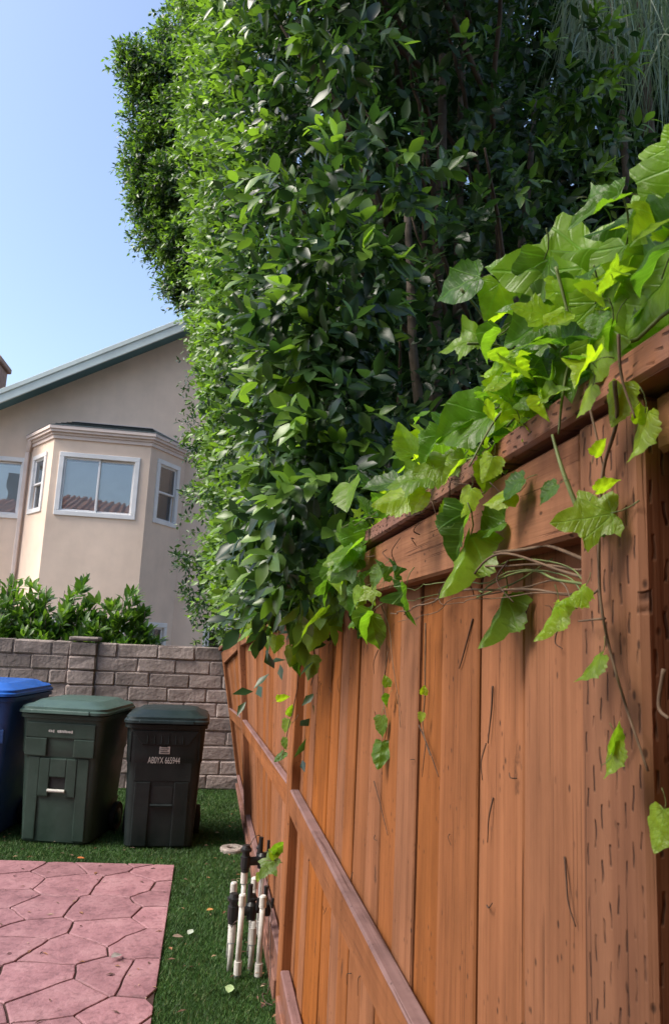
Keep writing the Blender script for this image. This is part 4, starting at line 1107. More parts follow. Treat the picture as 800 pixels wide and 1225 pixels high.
# thin sprays at the right, sunlight put in as a paler leaf tint
bq2 = []
for (px, py, y, r, k) in ((690, 60, 3.4, .16, 1), (680, 110, 3.4, .14, 1), (700, 130, 3.3, .12, .8), (655, 150, 3.4, .15, 1), (715, 95, 3.3, .12, 1), (720, 190, 3.2, .12, .8), (650, 220, 3.3, .12, .8), (690, 230, 3.2, .14, .9), (735, 170, 3.1, .10, .6)):
    bq2.append((tuple(at(px, py, y)), r, k))
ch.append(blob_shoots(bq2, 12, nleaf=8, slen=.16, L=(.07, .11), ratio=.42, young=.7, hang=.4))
ch.append(boxfill((.7, 3.1, 1.3), (3.2, 4.6, 7.0), 9000, .13, lambda p: p[1] > yend(p[0], p[2]) + .45 and not (p[2] > 3.7 and p[0] > 1.7)))
n_ = 420; P = np.stack([rng.uniform(-.25, 1.4, n_), rng.uniform(2.35, 3.2, n_), rng.uniform(4.55, 7.5, n_)], 1); ch.append(shoots(P, sphere_dirs(n_), 9, .28, (.065, .105), .48, False, .2))  # unseen crown added overhead to shade the end face below
ch.append(boxfill((.45, 3.0, 1.5), (1.2, 4.6, 8.0), 5000, .12, lambda p: p[1] > yend(p[0], p[2]) + .5))
ex = MB()
for k in range(34):
    a = Vector((random.uniform(.7, 1.3), random.uniform(3.0, 3.6), random.uniform(1.8, 5.5))); b_ = a + Vector((random.uniform(-.75, .1), random.uniform(-.7, .1), random.uniform(.2, .9)))
    ex.add(*tube(curve_pts([a, a.lerp(b_, .5) + Vector((0, 0, .08)), b_], 8, .02, k), [.016 - .0014 * i for i in range(9)], 5))
hedge_tree('nearest tall hedge tree, broad glossy leaves, its dark end facing the camera', (1.10, 3.25, -.02), 2.4, 4.4, ch, [(1.0, 3.3, 4.6), (.75, 3.1, 3.8), (1.6, 3.5, 4.6), (1.2, 3.6, 6.0)], ex)
for i, (y0, y1, lab, z1) in enumerate(((4.4, 6.3, 'middle tall hedge tree with small green leaves behind the fence', 8.8), (6.3, 8.3, 'far tall hedge tree hanging over the fence end by the block wall', 9.6))):
    ch = []
    hi = i == 0
    P, D = wall_samples(y0, y1, 1.45, z1, (120, 190)[i], .0); ch.append(shoots(P, D, 9, .20, (.055, .088), .52, True, .9, .4))  # large pale share stands in for light on the left face
    P, D = wall_samples(y0, y1, 1.45, z1, 100, .28); ch.append(shoots(P, D, 8, .24, (.06, .09), .44, False, .1, .3))
    ch.append(boxfill((.2, y0, 1.5), (2.2, y1, z1), 9000, .13, lambda p: p[0] > xface(p[1], p[2]) + .4))
    if i == 1:    # far end of the hedge and the twig that sticks out low
        n = 900; P = np.stack([rng.uniform(-.2, 1.6, n), np.full(n, 8.3) + rng.uniform(-.1, .25, n), rng.uniform(1.3, z1, n)], 1); P[:, 0] -= (P[:, 2] - 2) * .10
        ch.append(shoots(P, np.tile([[-.5, .6, .2]], (n, 1)), 9, .24, (.055, .085), .44, False, .4))
        ch.append(blob_shoots([(tuple(at(234, 682, 7.9)), .12, 1), (tuple(at(226, 672, 7.9)), .10, .8), (tuple(at(240, 712, 7.9)), .12, 1), (tuple(at(250, 730, 7.7)), .12, 1), (tuple(at(240, 512, 7.9)), .13, 1), (tuple(at(243, 540, 7.9)), .14, 1), (tuple(at(246, 590, 7.8)), .14, 1)], 22, nleaf=9, slen=.16, L=(.05, .085), ratio=.4, hi=False, young=.1))
    yb = (y0 + y1) / 2
    hedge_tree(lab, (1.0, yb, -.02), y0, y1, ch, [(.8, yb, 5.5), (.5, yb - .5, 4.2), (.6, yb + .5, 4.4), (1.2, yb, 7.0)])

# far tree whose crown shows left of the hedge
t = empty('ficus_tree', (.95, 9.9, -.03)); tag(t, 'distant tree whose small leaved crown shows against the sky left of hedge', 'tree')
bl = []
for (px, py, y, r, k) in ((168, 78, 9.6, .28, 1.2), (190, 100, 9.7, .32, 1.2), (175, 120, 9.7, .22, .7), (180, 160, 9.8, .30, 1.1), (205, 180, 9.8, .4, 1.4), (172, 195, 9.7, .22, .9), (185, 225, 9.8, .30, 1.2), (210, 250, 9.8, .36, 1.3), (180, 245, 9.7, .2, .7), (190, 280, 9.7, .26, 1), (215, 300, 9.7, .28, 1.1), (222, 325, 9.6, .22, .8), (235, 350, 9.5, .22, .8), (210, 340, 9.5, .12, .4),
                          (205, 60, 9.8, .3, 1), (225, 30, 9.9, .4, 1.2), (235, 120, 10, .5, 1.5), (240, 220, 10, .5, 1.5), (225, 290, 9.4, .3, 1), (218, 140, 9.3, .35, 1), (215, 215, 9.3, .32, 1), (212, 90, 9.4, .35, 1)):
    bl.append((tuple(at(px, py, y)), r, k))
cch = [fill(np.concatenate([np.array(b_[0])[None] + sphere_dirs(160) * b_[1] * .7 * rng.random((160, 1)) ** .5 for b_ in bl]), .10), blob_shoots(bl, 190, nleaf=8, slen=.20, L=(.06, .095), ratio=.5, hi=False, young=.6)]  # paler tint lifts this shaded crown, haze put into colour
c = tri_obj('crown', cch, M['ficus'], t); c.matrix_parent_inverse = Matrix.Translation((-.95, -9.9, .03))
tr = limbs((.95, 9.9, -.03), [(-.7, 9.8, 8.8), (-.5, 9.7, 7.4), (.4, 9.9, 8.0)], .14, 3, M['bark'], t); tr.matrix_parent_inverse = Matrix.Translation((-.95, -9.9, .03))

# neighbour's garden: trees added to shade and darken the view on the right
def added_shade_tree(label, base, blobs, per, L, tops):
    t = empty('added_shade_tree', base); tag(t, label, 'tree', 'trees added beyond the fence to darken the view')
    inv = Matrix.Translation((-base[0], -base[1], -base[2]))
    c = tri_obj('crown', [blob_shoots(blobs, per, nleaf=9, slen=.34, L=L, ratio=.42, hi=False, young=.1), fill(np.concatenate([np.array(b_[0])[None] + sphere_dirs(500) * b_[1] * rng.random((500, 1)) ** .4 for b_ in blobs]), .17)], M['ficus'], t); c.matrix_parent_inverse = inv
    tr = limbs(base, tops, .14, base[1], M['bark'], t); tr.matrix_parent_inverse = inv
added_shade_tree('leafy tree added to darken the view behind the nearest hedge tree', (3.1, 5.6, -.03),
            [((2.6 + .9 * i + random.uniform(-.2, .2), 5.2 + .5 * j, 1.3 + 1.15 * k), .85, 1) for i in range(3) for j in range(2) for k in range(6)], 60, (.09, .13), [(2.9, 5.4, 5.5), (3.6, 5.8, 5.0), (2.6, 5.5, 4.5)])
added_shade_tree('tree added at the right edge of the picture to darken the view behind the ivy', (4.2, 4.4, -.03),
            [((3.6 + .9 * i + random.uniform(-.2, .2), 4.3 + .5 * j, 1.2 + 1.1 * k), .8, .9) for i in range(3) for j in range(2) for k in range(4)], 50, (.09, .13), [(4.0, 4.2, 4.5), (4.8, 4.6, 4.0)])

# weeping tree with long thin hanging leaves, top right
t = empty('weeping_tree', (3.15, 4.55, -.03)); tag(t, 'weeping tree with long thin grey green hanging leaves at the top corner', 'tree')
def strands():
    n = 1500; top = []
    for _ in range(n):
        q = at(random.uniform(675, 860), random.uniform(-190, 70), random.uniform(3.5, 4.6)); top.append(tuple(q))
    P = np.array(top); segs = 6; Lh = rng.uniform(.35, 1.0, n); w = rng.uniform(.004, .008, n)
    a = rng.random(n) * 6.283; out = rng.uniform(.02, .35, n); side = rng.uniform(0, 6.283, n)
    V = np.zeros((n, segs + 1, 2, 3))
    for s in range(segs + 1):
        q = s / segs; c = P.copy(); c[:, 2] += .10 * np.sin(q * 2.2) - q ** 1.3 * Lh
        c[:, 0] += np.cos(side) * out * q ** .8; c[:, 1] += np.sin(side) * out * q ** .8
        ww = w * (1 - .85 * q ** 2)
        o = np.stack([np.cos(a), np.sin(a), np.zeros(n)], 1) * ww[:, None]; V[:, s, 0] = c - o; V[:, s, 1] = c + o
    idx = []
    for s in range(segs): b0 = s * 2; idx += [[b0, b0 + 1, b0 + 3], [b0, b0 + 3, b0 + 2]]
    Fa = (np.array(idx)[None] + (np.arange(n) * (segs + 1) * 2)[:, None, None]).reshape(-1, 3)
    return V.reshape(-1, 3), Fa, np.repeat(rng.random(n) * .6, (segs + 1) * 2)
inv = Matrix.Translation((-3.15, -4.55, .03))
c = tri_obj('crown', [strands()], M['strand'], t); c.matrix_parent_inverse = inv
tr = limbs((3.15, 4.55, -.03), [(2.75, 4.3, 7.6), (3.4, 4.5, 7.2), (2.6, 4.4, 6.6)], .13, 9, M['bark'], t); tr.matrix_parent_inverse = inv

# ================================================================== SHRUBS BEHIND THE BLOCK WALL
def shrub(label, x, y, h, r, n, seed, lean=0):
    t = empty('laurel_shrub', (x, y, -.03)); tag(t, label, 'shrub', 'leafy shrubs behind the block wall')
    P, D = [], []
    stem = MB()
    for k in range(n):
        a = random.uniform(0, 6.283); rr_ = r * math.sqrt(random.random()); hh = h * (1 - .30 * (rr_ / r) ** 2) * random.uniform(.70, 1.0)
        tip = Vector((math.cos(a) * rr_ + lean, math.sin(a) * rr_ * .7, hh)); b0 = Vector((math.cos(a) * rr_ * .25, math.sin(a) * rr_ * .2, 0))
        stem.add(*tube(curve_pts([b0, b0.lerp(tip, .5), tip], 6), [.012 - .0014 * i for i in range(7)], 5))
        for q in (0, .18, .36, .54, .75):
            p = tip - Vector((0, 0, q + .20)) + Vector((random.uniform(-.04, .04), random.uniform(-.04, .04), 0))
            P.append(p); D.append((tip - b0).normalized() * .4 + Vector((math.cos(a) * .25, math.sin(a) * .25, .8)))
    c = shoots(np.array(P), np.array(D), 12, .26, (.11, .165), .36, True, .5, .0, .75)
    tri_obj('crown', [c], M['shrub'], t); stem.build('stems', M['bark'], t, True)
shrub('broad bright green shrub at the picture edge behind the block wall', -2.25, 8.45, 2.22, .46, 80, 1)
shrub('middle bright green shrub above the pilaster of the block wall', -1.62, 8.4, 2.16, .46, 80, 2)
shrub('darker narrow shrub before the lower window behind the block wall', -1.02, 8.4, 2.06, .40, 60, 3)
shrub('single slim upright shrub stem beside the lower bay window', -.71, 8.35, 2.02, .07, 6, 4)

# ================================================================== IVY
def ivy_template(name, half, fold, droop, wave, pet=.45, seed=0):
    """lobed leaf of unit length: base at the origin, tip along +X, upper side +Z; petiole behind"""
    rr = random.Random(seed)
    pts = [Vector((x, y * (1 + rr.uniform(-.08, .08)), 0)) for x, y in half]
    den = []
    for i in range(len(pts) - 1):
        for t in (0, .33, .66):
            e_ = (pts[i + 1] - pts[i]); nn_ = Vector((-e_.y, e_.x, 0))
            den.append(pts[i].lerp(pts[i + 1], t) + (nn_ * (.10 * math.sin(math.pi * t) - .05) + Vector((rr.uniform(-.012, .012), rr.uniform(-.014, .014), 0)) if t else Vector((0, 0, 0))))
    den.append(pts[-1])
    outl = den + [Vector((p.x, -p.y * (1 + rr.uniform(-.10, .10)), 0)) for p in den[-2:0:-1]]
    n = len(outl); V, Fq = [], []
    cs = []
    for p in outl: cs.append(Vector((max(.06, min(.9, p.x * .75 + .08)), 0, 0)))
    lev = (0, .35, .7, 1.0)
    for t in lev:
        for p, c in zip(outl, cs): V.append(p.lerp(c, t))
    for k in range(len(lev) - 1):
        for i in range(n):
            j = (i + 1) % n; Fq.append((k * n + i, k * n + j, (k + 1) * n + j, (k + 1) * n + i))
    UV = [(p.x * .4 + .5, p.y * .4 + .5) for p in V]
    def bend(p):
        x, y = p.x, p.y
        z = abs(y) * fold - droop * x * x + wave * 1.6 * math.sin(5.5 * x + seed) * (abs(y) + .1) + wave * 1.1 * math.sin(8 * y + 2 * seed) + .35 * wave * math.sin(17 * x + 11 * y + seed)
        return Vector((x * (1 - .15 * abs(droop) * x), y * (1 - .25 * abs(fold)), z))
    V = [bend(p) for p in V]
    me = bpy.data.meshes.new(name); nl = len(V)
    tv, tf = tube([Vector((.02, 0, -.004)), Vector((-.15 * pet / .45, 0, .0)), Vector((-.32 * pet / .45, .02, -.06)), Vector((-pet, .03, -.16))], [.010, .011, .012, .013], 5)
    tf = [tuple(i + nl for i in q) for q in tf]
    me.from_pydata([tuple(p) for p in V] + [tuple(p) for p in tv], [], Fq + tf)
    uv = me.uv_layers.new(name='UVMap'); UV += [(.5, .5)] * len(tv)
    for lp in me.loops: uv.data[lp.index].uv = UV[lp.vertex_index]
    me.materials.append(M['ivy']); me.materials.append(M['stem'])
    for k, p in enumerate(me.polygons): p.use_smooth = True; p.material_index = 0 if k < len(Fq) else 1
    me.update(); return me
LOBED = [(0, 0), (-.10, .10), (-.14, .25), (-.06, .42), (.08, .38), (.17, .32), (.30, .47), (.47, .55), (.52, .38), (.58, .26), (.78, .18), (1, 0)]
BROAD = [(0, 0), (-.08, .14), (-.10, .32), (.04, .46), (.20, .47), (.34, .50), (.50, .46), (.60, .34), (.76, .22), (.90, .10), (1, 0)]
HEART = [(0, 0), (-.08, .12), (-.06, .30), (.10, .42), (.28, .45), (.48, .40), (.66, .29), (.84, .14), (1, 0)]
SHARP = [(0, 0), (-.06, .10), (-.16, .34), (.02, .36), (.14, .26), (.24, .42), (.40, .64), (.46, .40), (.52, .22), (.76, .14), (1, 0)]
IVY = {}
for nm, half in (('lobed', LOBED), ('broad', BROAD), ('heart', HEART), ('sharp', SHARP)):
    for k, (fo, dr, wv) in enumerate(((.12, .12, .03), (.45, .3, .05), (-.22, -.1, .06), (.9, .35, .05))):
        IVY[(nm, k)] = ivy_template(nm + '_leaf', half, fo, dr, wv, seed=len(IVY) + 1)
RIGHT, UPV, FWD = Vector(ROT[:, 0]), Vector(ROT[:, 1]), Vector(-ROT[:, 2])

def leaf_obj(vine, base, tip, nrm, L, kind, young, name='leaf'):
    o = bpy.data.objects.new(name, IVY[kind]); COL.objects.link(o)
    T = tip.normalized(); B = nrm.cross(T).normalized(); Nn = T.cross(B)
    mtx = Matrix(((T.x, B.x, Nn.x, base.x), (T.y, B.y, Nn.y, base.y), (T.z, B.z, Nn.z, base.z), (0, 0, 0, 1)))
    o.parent = vine
    o.matrix_parent_inverse = Matrix.Translation(-vine.location)
    o.matrix_local = mtx @ Matrix.Diagonal((L, L, L, 1)) if False else Matrix.Identity(4)
    o.matrix_basis = mtx @ Matrix.Diagonal((L, L, L, 1))
    o.color = (young, 0, 0, 1)
    return o

def place(vine, px, py, y, L, ang, tilt=20, roll=15, kind=('lobed', 0), young=.4, x=None):
    """leaf centred at a photo pixel at distance y; ang = direction of its tip in the picture (0 right, 90 up), tilt = turned away about its own
    axis, roll = tip leaning away (+) or towards (-) the viewer; negative size shows the underside"""
    c = at(px, py, y) if x is None else atx(px, py, x)
    T = RIGHT * math.cos(R(ang)) + UPV * math.sin(R(ang)); view = (c - Vector((0, 0, EYE))).normalized()
    T = (T - view * T.dot(view)).normalized(); side = view.cross(T)
    T2 = T * math.cos(R(roll)) + view * math.sin(R(roll))
    n = (-view - T2 * (-view).dot(T2)).normalized(); s2 = T2.cross(n)
    n = n * math.cos(R(tilt)) + s2 * math.sin(R(tilt))
    if L < 0: n = -n; L = -L
    return leaf_obj(vine, c - T2 * L * .42, T2, n, L, kind, young)

def vine(label, loc):
    t = empty('ivy_vine', loc); return tag(t, label, 'vine', 'ivy vines on the fence')
def stems(v, lst, mt, name='stem'):
    for (ctrl, r, wob) in lst:
        n = max(8, len(ctrl) * 6); pts = curve_pts(ctrl, n, wob, random.random() * 9)
        o = mk(name, *tube(pts, [r * (1 - .45 * i / n) for i in range(n + 1)], 6), mt, v, True); o.matrix_parent_inverse = Matrix.Translation(-v.location)

# --- the big vine over the fence top by the near post
v1 = vine('leafy ivy with large bright lobed leaves heaped over the fence top by the near post', (.5, .8, 1.8))
L_, B_, H_, S_ = 'lobed', 'broad', 'heart', 'sharp'
for a in ((662, 322, .78, -.142, 186, 28, 25, (L_, 0), .4), (785, 275, .62, -.098, 225, 34, 20, (L_, 0), .5), (780, 355, .62, -.105, 232, 34, 15, (L_, 2), .5), (748, 270, .66, -.07, 215, 45, 10, (B_, 1), .1), (795, 200, .56, -.06, 240, 30, 10, (L_, 0), .6), (735, 300, .70, -.11, 205, 55, 10, (B_, 1), .35), (760, 375, .66, -.12, 235, 20, 20, (L_, 2), .45),
          (548, 342, .95, .082, 200, 35, 20, (H_, 1), .05), (557, 410, 1.0, -.082, 192, 50, 15, (L_, 2), .5), (590, 358, .92, -.055, 250, 10, 10, (B_, 0), .5), (645, 385, .80, -.105, 205, 35, 20, (B_, 2), .15), (620, 372, .88, .06, 150, 60, 20, (L_, 1), .1),
          (614, 468, .86, -.076, 165, 10, 5, (L_, 0), .95), (552, 508, .98, -.098, 205, 30, 20, (B_, 2), .15), (690, 455, .74, .062, 235, 30, 20, (H_, 1), .05), (722, 425, .66, -.065, 255, 55, 10, (H_, 0), .8), (735, 410, .66, .05, 265, 62, 10, (B_, 3), .05),
          (705, 402, .70, -.085, 260, 25, 10, (L_, 0), .6), (650, 425, .80, .07, 215, 55, 20, (B_, 1), .5), (635, 450, .84, -.06, 240, 60, 10, (L_, 1), .6), (585, 410, .92, .05, 230, 65, 10, (H_, 3), .1), (672, 420, .76, -.075, 210, 40, 20, (B_, 0), .3),
          (600, 320, .85, .05, 160, 40, 20, (H_, 1), .2), (690, 375, .74, -.09, 215, 10, 10, (L_, 0), .7), (640, 340, .8, -.08, 250, 40, 20, (B_, 2), .2), (786, 300, .55, .09, 215, 60, 30, (B_, 1), .0), (800, 235, .54, -.09, 235, 25, 15, (L_, 0), .45), (740, 345, .66, -.10, 260, 30, 0, (H_, 0), .5)):
    place(v1, *a)
rr = random.Random(11)
# filler leaves along the cap, thinning away from the camera
for k in range(210):
    y = .55 + 1.35 * rr.random() ** 1.1; L = rr.choice((rr.uniform(.025, .05), rr.uniform(.04, .085))) * (1 if y < 1.3 else .95)
    base = Vector((FX + rr.uniform(-.03, .16), y, topz(y) + abs(rr.gauss(0, .06)) + .005 + (.05 if y < 1.0 else 0)))
    T = Vector((rr.uniform(-1, .3), rr.uniform(-.9, .6), rr.uniform(-.6, .45))).normalized(); n = Vector((rr.uniform(-.9, .2), rr.uniform(-.9, .3), rr.uniform(.2, 1.0)))
    if abs(n.normalized().dot(T)) > .9: n = Vector((0, 0, 1))
    leaf_obj(v1, base, T, n, L, (rr.choice((L_, L_, B_, H_, S_)), rr.randrange(4)), rr.choice((0, .1, .3, .5, .8, 1.0)))
for k in range(110):
    y = rr.uniform(.58, 1.05); L = rr.uniform(.022, .055); base = Vector((FX + rr.uniform(-.06, .10), y, 1.80 + rr.uniform(.0, .10)))
    T = Vector((rr.uniform(-1, .2), rr.uniform(-.9, .4), rr.uniform(-.9, .3))).normalized(); n = Vector((rr.uniform(-.9, 0), rr.uniform(-.9, .1), rr.uniform(.2, .9)))
    leaf_obj(v1, base, T, n, L, (rr.choice((L_, B_, H_)), rr.randrange(4)), rr.choice((0, .1, .4, .7, 1.0)))
def onfence(y, z, o=.006): return Vector((FX - o, y, z))
st = []
for k in range(5): st.append(([(FX + .02 + .02 * k, .45, 1.83 + .012 * k), (FX - .006 + .02 * k, .8, 1.835), (FX + .03, 1.15 + .1 * k, 1.83), (FX + .02 - .02 * k, 1.5 + .1 * k, 1.82)], .0024, .03))
for (px, py, px2, py2, y) in ((690, 400, 668, 520, .72), (620, 470, 560, 560, .9), (665, 320, 690, 440, .74), (645, 400, 700, 470, .74), (550, 345, 600, 420, .94), (560, 412, 640, 430, .94)):
    a, b_ = at(px, py, y), at(px2, py2, y); st.append(([a, a.lerp(b_, .5) + Vector((0, 0, .01)), b_], .0022, .004))
stems(v1, st, M['stem'])

# --- sprays that hang in front of the boards and the bundle of stems under the fascia
v2 = vine('ivy sprays and bare stems hanging under the fascia before the near boards', (.42, 1.1, 1.62))
for a in ((556, 675, .98, -.098, 258, 50, 5, (L_, 1), .55), (545, 640, 1.0, .085, 245, 50, 10, (L_, 1), .1), (585, 632, .97, .06, 200, 45, 20, (B_, 1), .05), (599, 742, .98, -.082, 258, 55, 10, (L_, 1), .25), (612, 585, .88, .05, 215, 55, 20, (H_, 1), .0), (600, 598, .9, -.045, 205, 50, 10, (H_, 0), .9),
          (447, 756, 1.55, .085, 275, 30, 15, (H_, 1), .15), (437, 748, 1.55, .07, 240, 60, 10, (H_, 3), .05), (486, 722, 1.36, .08, 268, 62, 0, (S_, 3), .0), (450, 690, 1.55, .06, 235, 50, 10, (H_, 1), .1), (440, 712, 1.6, -.05, 215, 30, 10, (S_, 0), .5), (470, 680, 1.42, .045, 90, 60, 10, (L_, 3), .0), (456, 682, 1.5, .05, 100, 55, 0, (L_, 3), .05),
          (535, 618, 1.02, .045, 200, 20, 10, (B_, 1), .3), (520, 560, 1.05, -.065, 200, 35, 10, (L_, 0), .4), (490, 575, 1.15, -.08, 190, 45, 10, (L_, 2), .25), (470, 600, 1.25, -.07, 200, 40, 10, (B_, 0), .7), (500, 600, 1.15, .05, 230, 30, 10, (H_, 1), .9), (455, 578, 1.3, .07, 185, 55, 10, (H_, 0), .05), (512, 535, 1.05, .06, 225, 50, 10, (L_, 1), .05), (485, 528, 1.15, -.06, 120, 40, 10, (B_, 0), .4), (560, 600, .98, -.045, 255, 40, 10, (H_, 0), 1.0), (585, 560, .94, -.04, 250, 30, 10, (B_, 0), .9), (540, 560, 1.0, .05, 215, 60, 10, (L_, 1), .6)):
    place(v2, *a)
sb = []
rr = random.Random(5)
for k in range(9):
    z = 1.622 + rr.uniform(-.03, .022); y0 = .745 + rr.uniform(0, .015); y1 = rr.uniform(1.1, 1.75)
    sb.append(([(BX - .012 - rr.uniform(0, .02), y0, z + rr.uniform(-.03, -.005)), (BX - .03, y0 + .07, z + rr.uniform(-.01, .012)), (FX - .012 + rr.uniform(-.012, .02), y0 + (y1 - y0) * .4, z + .006), (FX - .006 + rr.uniform(-.02, .02), y0 + (y1 - y0) * .7, z + rr.uniform(-.02, .01)), (FX + rr.uniform(-.01, .02), y1, z - .01 + rr.uniform(-.02, .02))], rr.uniform(.0009, .0026), .018))
stems(v2, sb[:3], M['stem']); stems(v2, sb[3:], M['oldstem'])
dd = []
def bp(px, py): return atx(px, py, BX - .006)
for q in ([(540, 640), (505, 690), (500, 700)], [(490, 600), (478, 660), (468, 690)], [(440, 690), (462, 740), (470, 790), (480, 870)], [(463, 780), (458, 830), (462, 870), (455, 905)], [(508, 745), (507, 830), (505, 870), (515, 905)], [(565, 740), (555, 785), (550, 800)], [(587, 820), (586, 850), (583, 890)], [(448, 935), (455, 965), (463, 1000)], [(608, 565), (590, 640), (575, 700)], [(500, 868), (512, 893), (525, 930)]):
    dd.append(([bp(*p) for p in q], .0016, .004))
stems(v2, dd[:5], M['oldstem']); stems(v2, dd[5:], M['deadstem'])
for a in ((456, 868, 2.0, .05, 268, 40, 0, (H_, 0), .2), (455, 902, 2.0, .065, 265, 30, 0, (H_, 2), .1), (463, 838, 1.95, .03, 250, 30, 0, (H_, 3), .0), (507, 826, 1.50, .018, 80, 20, 0, (B_, 0), .9), (504, 858, 1.50, .02, 260, 20, 0, (H_, 0), .7), (462, 815, 1.9, .03, 100, 20, 0, (H_, 1), .3)):
    place(v2, *a, x=BX - .016)
# dead rootlets and twigs stuck to fascia and cap
rt_ = []
for k in range(26):
    y = rr.uniform(.8, 2.6); z = rr.choice((1.64, 1.69, 1.73, 1.77)); a = Vector((FX - .014, y, z)); b_ = a + Vector((rr.uniform(-.01, .0), rr.uniform(-.09, .09), rr.uniform(-.08, .05)))
    rt_.append(([a, a.lerp(b_, .5) + Vector((-.012, rr.uniform(-.02, .02), rr.uniform(-.02, .02))), b_], .0012, .006))
for k in range(34):
    y = rr.uniform(.8, 3.1); z = rr.uniform(.6, 1.6) if rr.random() < .5 else rr.uniform(1.3, 1.62); a = Vector((BX - .004, y, z)); b_ = a + Vector((rr.uniform(-.006, .0), rr.uniform(-.03, .03), rr.uniform(-.07, .05)))
    rt_.append(([a, a.lerp(b_, .5) + Vector((-.004, rr.uniform(-.012, .012), rr.uniform(-.01, .01))), b_], rr.uniform(.0007, .0014), .005))
stems(v2, rt_, M['deadstem'], 'rootlet')

# --- the trailing shoot down the near post
v3 = vine('thin ivy shoot trailing down the near post with few yellow green leaves', (.38, .68, 1.5))
PX_ = FX - .008
def pp(px, py, o=.012): return atx(px, py, FX - o)
stems(v3, [([pp(735, 455, .03), pp(738, 505, .02), pp(722, 560), pp(716, 620), pp(716, 690), pp(722, 740), pp(745, 830), pp(775, 925)], .0022, .003),
           ([pp(716, 705), pp(706, 712), pp(702, 712)], .0014, .001), ([pp(722, 740), pp(704, 742), pp(690, 744)], .0014, .003), ([pp(740, 400, .03), pp(745, 450, .025), pp(760, 500, .02)], .0018, .003), ([pp(700, 468, .02), pp(712, 520, .02), pp(720, 560)], .0015, .003), ([pp(793, 800, .02), pp(788, 845, .02), pp(800, 860, .02)], .0022, .002), ([pp(746, 880), pp(742, 890), pp(735, 900)], .0013, .002)], M['oldstem'])
stems(v3, [([pp(690, 605, .01), pp(672, 560, .02), pp(660, 520, .02)], .003, .002), ([atx(570, 715, BX - .02), atx(612, 700, BX - .02), atx(660, 668, BX - .015)], .0016, .003)], M['stem'])
for a in ((700, 620, .66, -.060, 192, 25, 10, (L_, 0), .6), (728, 612, .68, .05, 20, 40, 10, (B_, 1), .05), (655, 590, .70, .03, 220, 50, 10, (H_, 1), .0), (741, 482, .62, -.042, 262, 45, 5, (B_, 0), .9), (768, 520, .60, -.050, 262, 62, 5, (H_, 1), .8), (765, 495, .60, .02, 80, 30, 5, (H_, 0), .9), (702, 480, .64, -.035, 250, 65, 0, (H_, 0), .9), (686, 714, .66, -.032, 225, 55, 5, (B_, 1), .7), (660, 745, .68, -.042, 255, 62, 5, (L_, 1), .7),
          (708, 800, .64, -.036, 238, 64, 5, (H_, 1), .5), (733, 908, .62, -.034, 265, 55, 5, (H_, 1), .6), (738, 885, .62, .03, 70, 60, 5, (H_, 0), .3), (792, 992, .58, -.036, 262, 40, 5, (B_, 0), .55), (716, 535, .64, -.02, 60, 40, 5, (H_, 0), .9), (725, 580, .64, -.025, 35, 50, 5, (H_, 1), .8)):
    place(v3, *a)

# --- dark ivy hanging over the second post and the edge of the hedge
v4 = vine('dark ivy with small mixed leaves hanging over the fence beside the second post', (.38, 3.0, 1.7))
rr = random.Random(17)
for k in range(130):
    y = rr.uniform(1.75, 5.2); tz = topz(y); dz = abs(rr.gauss(0, .07)); front = rr.random() < .75
    big = y < 3.4
    x = FX - lerp_tab(y, LEAN) - rr.uniform(.005, .06) if front else FX + rr.uniform(-.05, .15) - lerp_tab(y, LEAN)
    z = tz - dz - .01 if front else tz + rr.uniform(0, .2)
    T = Vector((rr.uniform(-.6, .1), rr.uniform(-.8, .4), rr.uniform(-1.2, -.2))); n = Vector((-1, rr.uniform(-.8, .2), rr.uniform(.1, .8)))
    leaf_obj(v4, Vector((x, y, z)), T, n, rr.uniform(.06, .13) if big else rr.uniform(.05, .10), (rr.choice((L_, H_, H_, B_)), rr.randrange(4)), rr.choice((0, 0, .05, .1, .4)))
for a in ((376, 750, 2.55, -.16, 262, 15, 5, (H_, 0), .6), (352, 748, 2.6, .11, 235, 40, 10, (H_, 1), .05), (330, 770, 2.9, -.07, 265, 20, 5, (B_, 0), .5), (350, 785, 2.75, -.075, 260, 20, 5, (B_, 0), .55), (362, 775, 2.7, .075, 240, 40, 5, (H_, 1), .05), (358, 800, 2.75, .06, 250, 50, 5, (H_, 3), .0), (372, 798, 2.6, -.09, 265, 40, 5, (H_, 0), .4), (425, 655, 1.85, .12, 235, 35, 10, (L_, 1), .0), (412, 680, 1.9, .10, 220, 30, 10, (L_, 0), .05), (430, 715, 1.75, -.06, 265, 40, 5, (H_, 0), .7), (395, 720, 2.2, -.10, 250, 40, 10, (B_, 0), .35), (405, 700, 2.1, .10, 245, 40, 10, (B_, 1), .0), (380, 700, 2.2, .10, 230, 30, 10, (H_, 1), .1), (300, 752, 3.6, -.08, 265, 20, 5, (H_, 0), .5),
          (342, 868, 3.2, .06, 255, 40, 0, (H_, 0), .4), (341, 890, 3.2, .055, 265, 50, 0, (H_, 1), .2), (347, 850, 3.2, .05, 60, 40, 0, (H_, 0), .4), (338, 835, 3.3, -.06, 20, 50, 0, (H_, 0), .6), (335, 905, 3.25, .06, 230, 50, 0, (H_, 2), .0)):
    place(v4, *a)
stems(v4, [([Vector((FX - .02, 2.0, 1.80)), Vector((FX - .02, 2.6, 1.79)), Vector((FX - .03, 3.3, 1.78)), Vector((FX - .06, 4.2, 1.70))], .004, .02), ([at(360, 790, 2.7), at(350, 850, 3.0), at(343, 880, 3.2), at(337, 910, 3.22)], .0022, .006), ([at(372, 750, 2.6), at(376, 795, 2.65), at(372, 820, 2.8)], .003, .006), ([at(357, 855, 3.1), at(350, 865, 3.2)], .002, .004)], M['oldstem'])

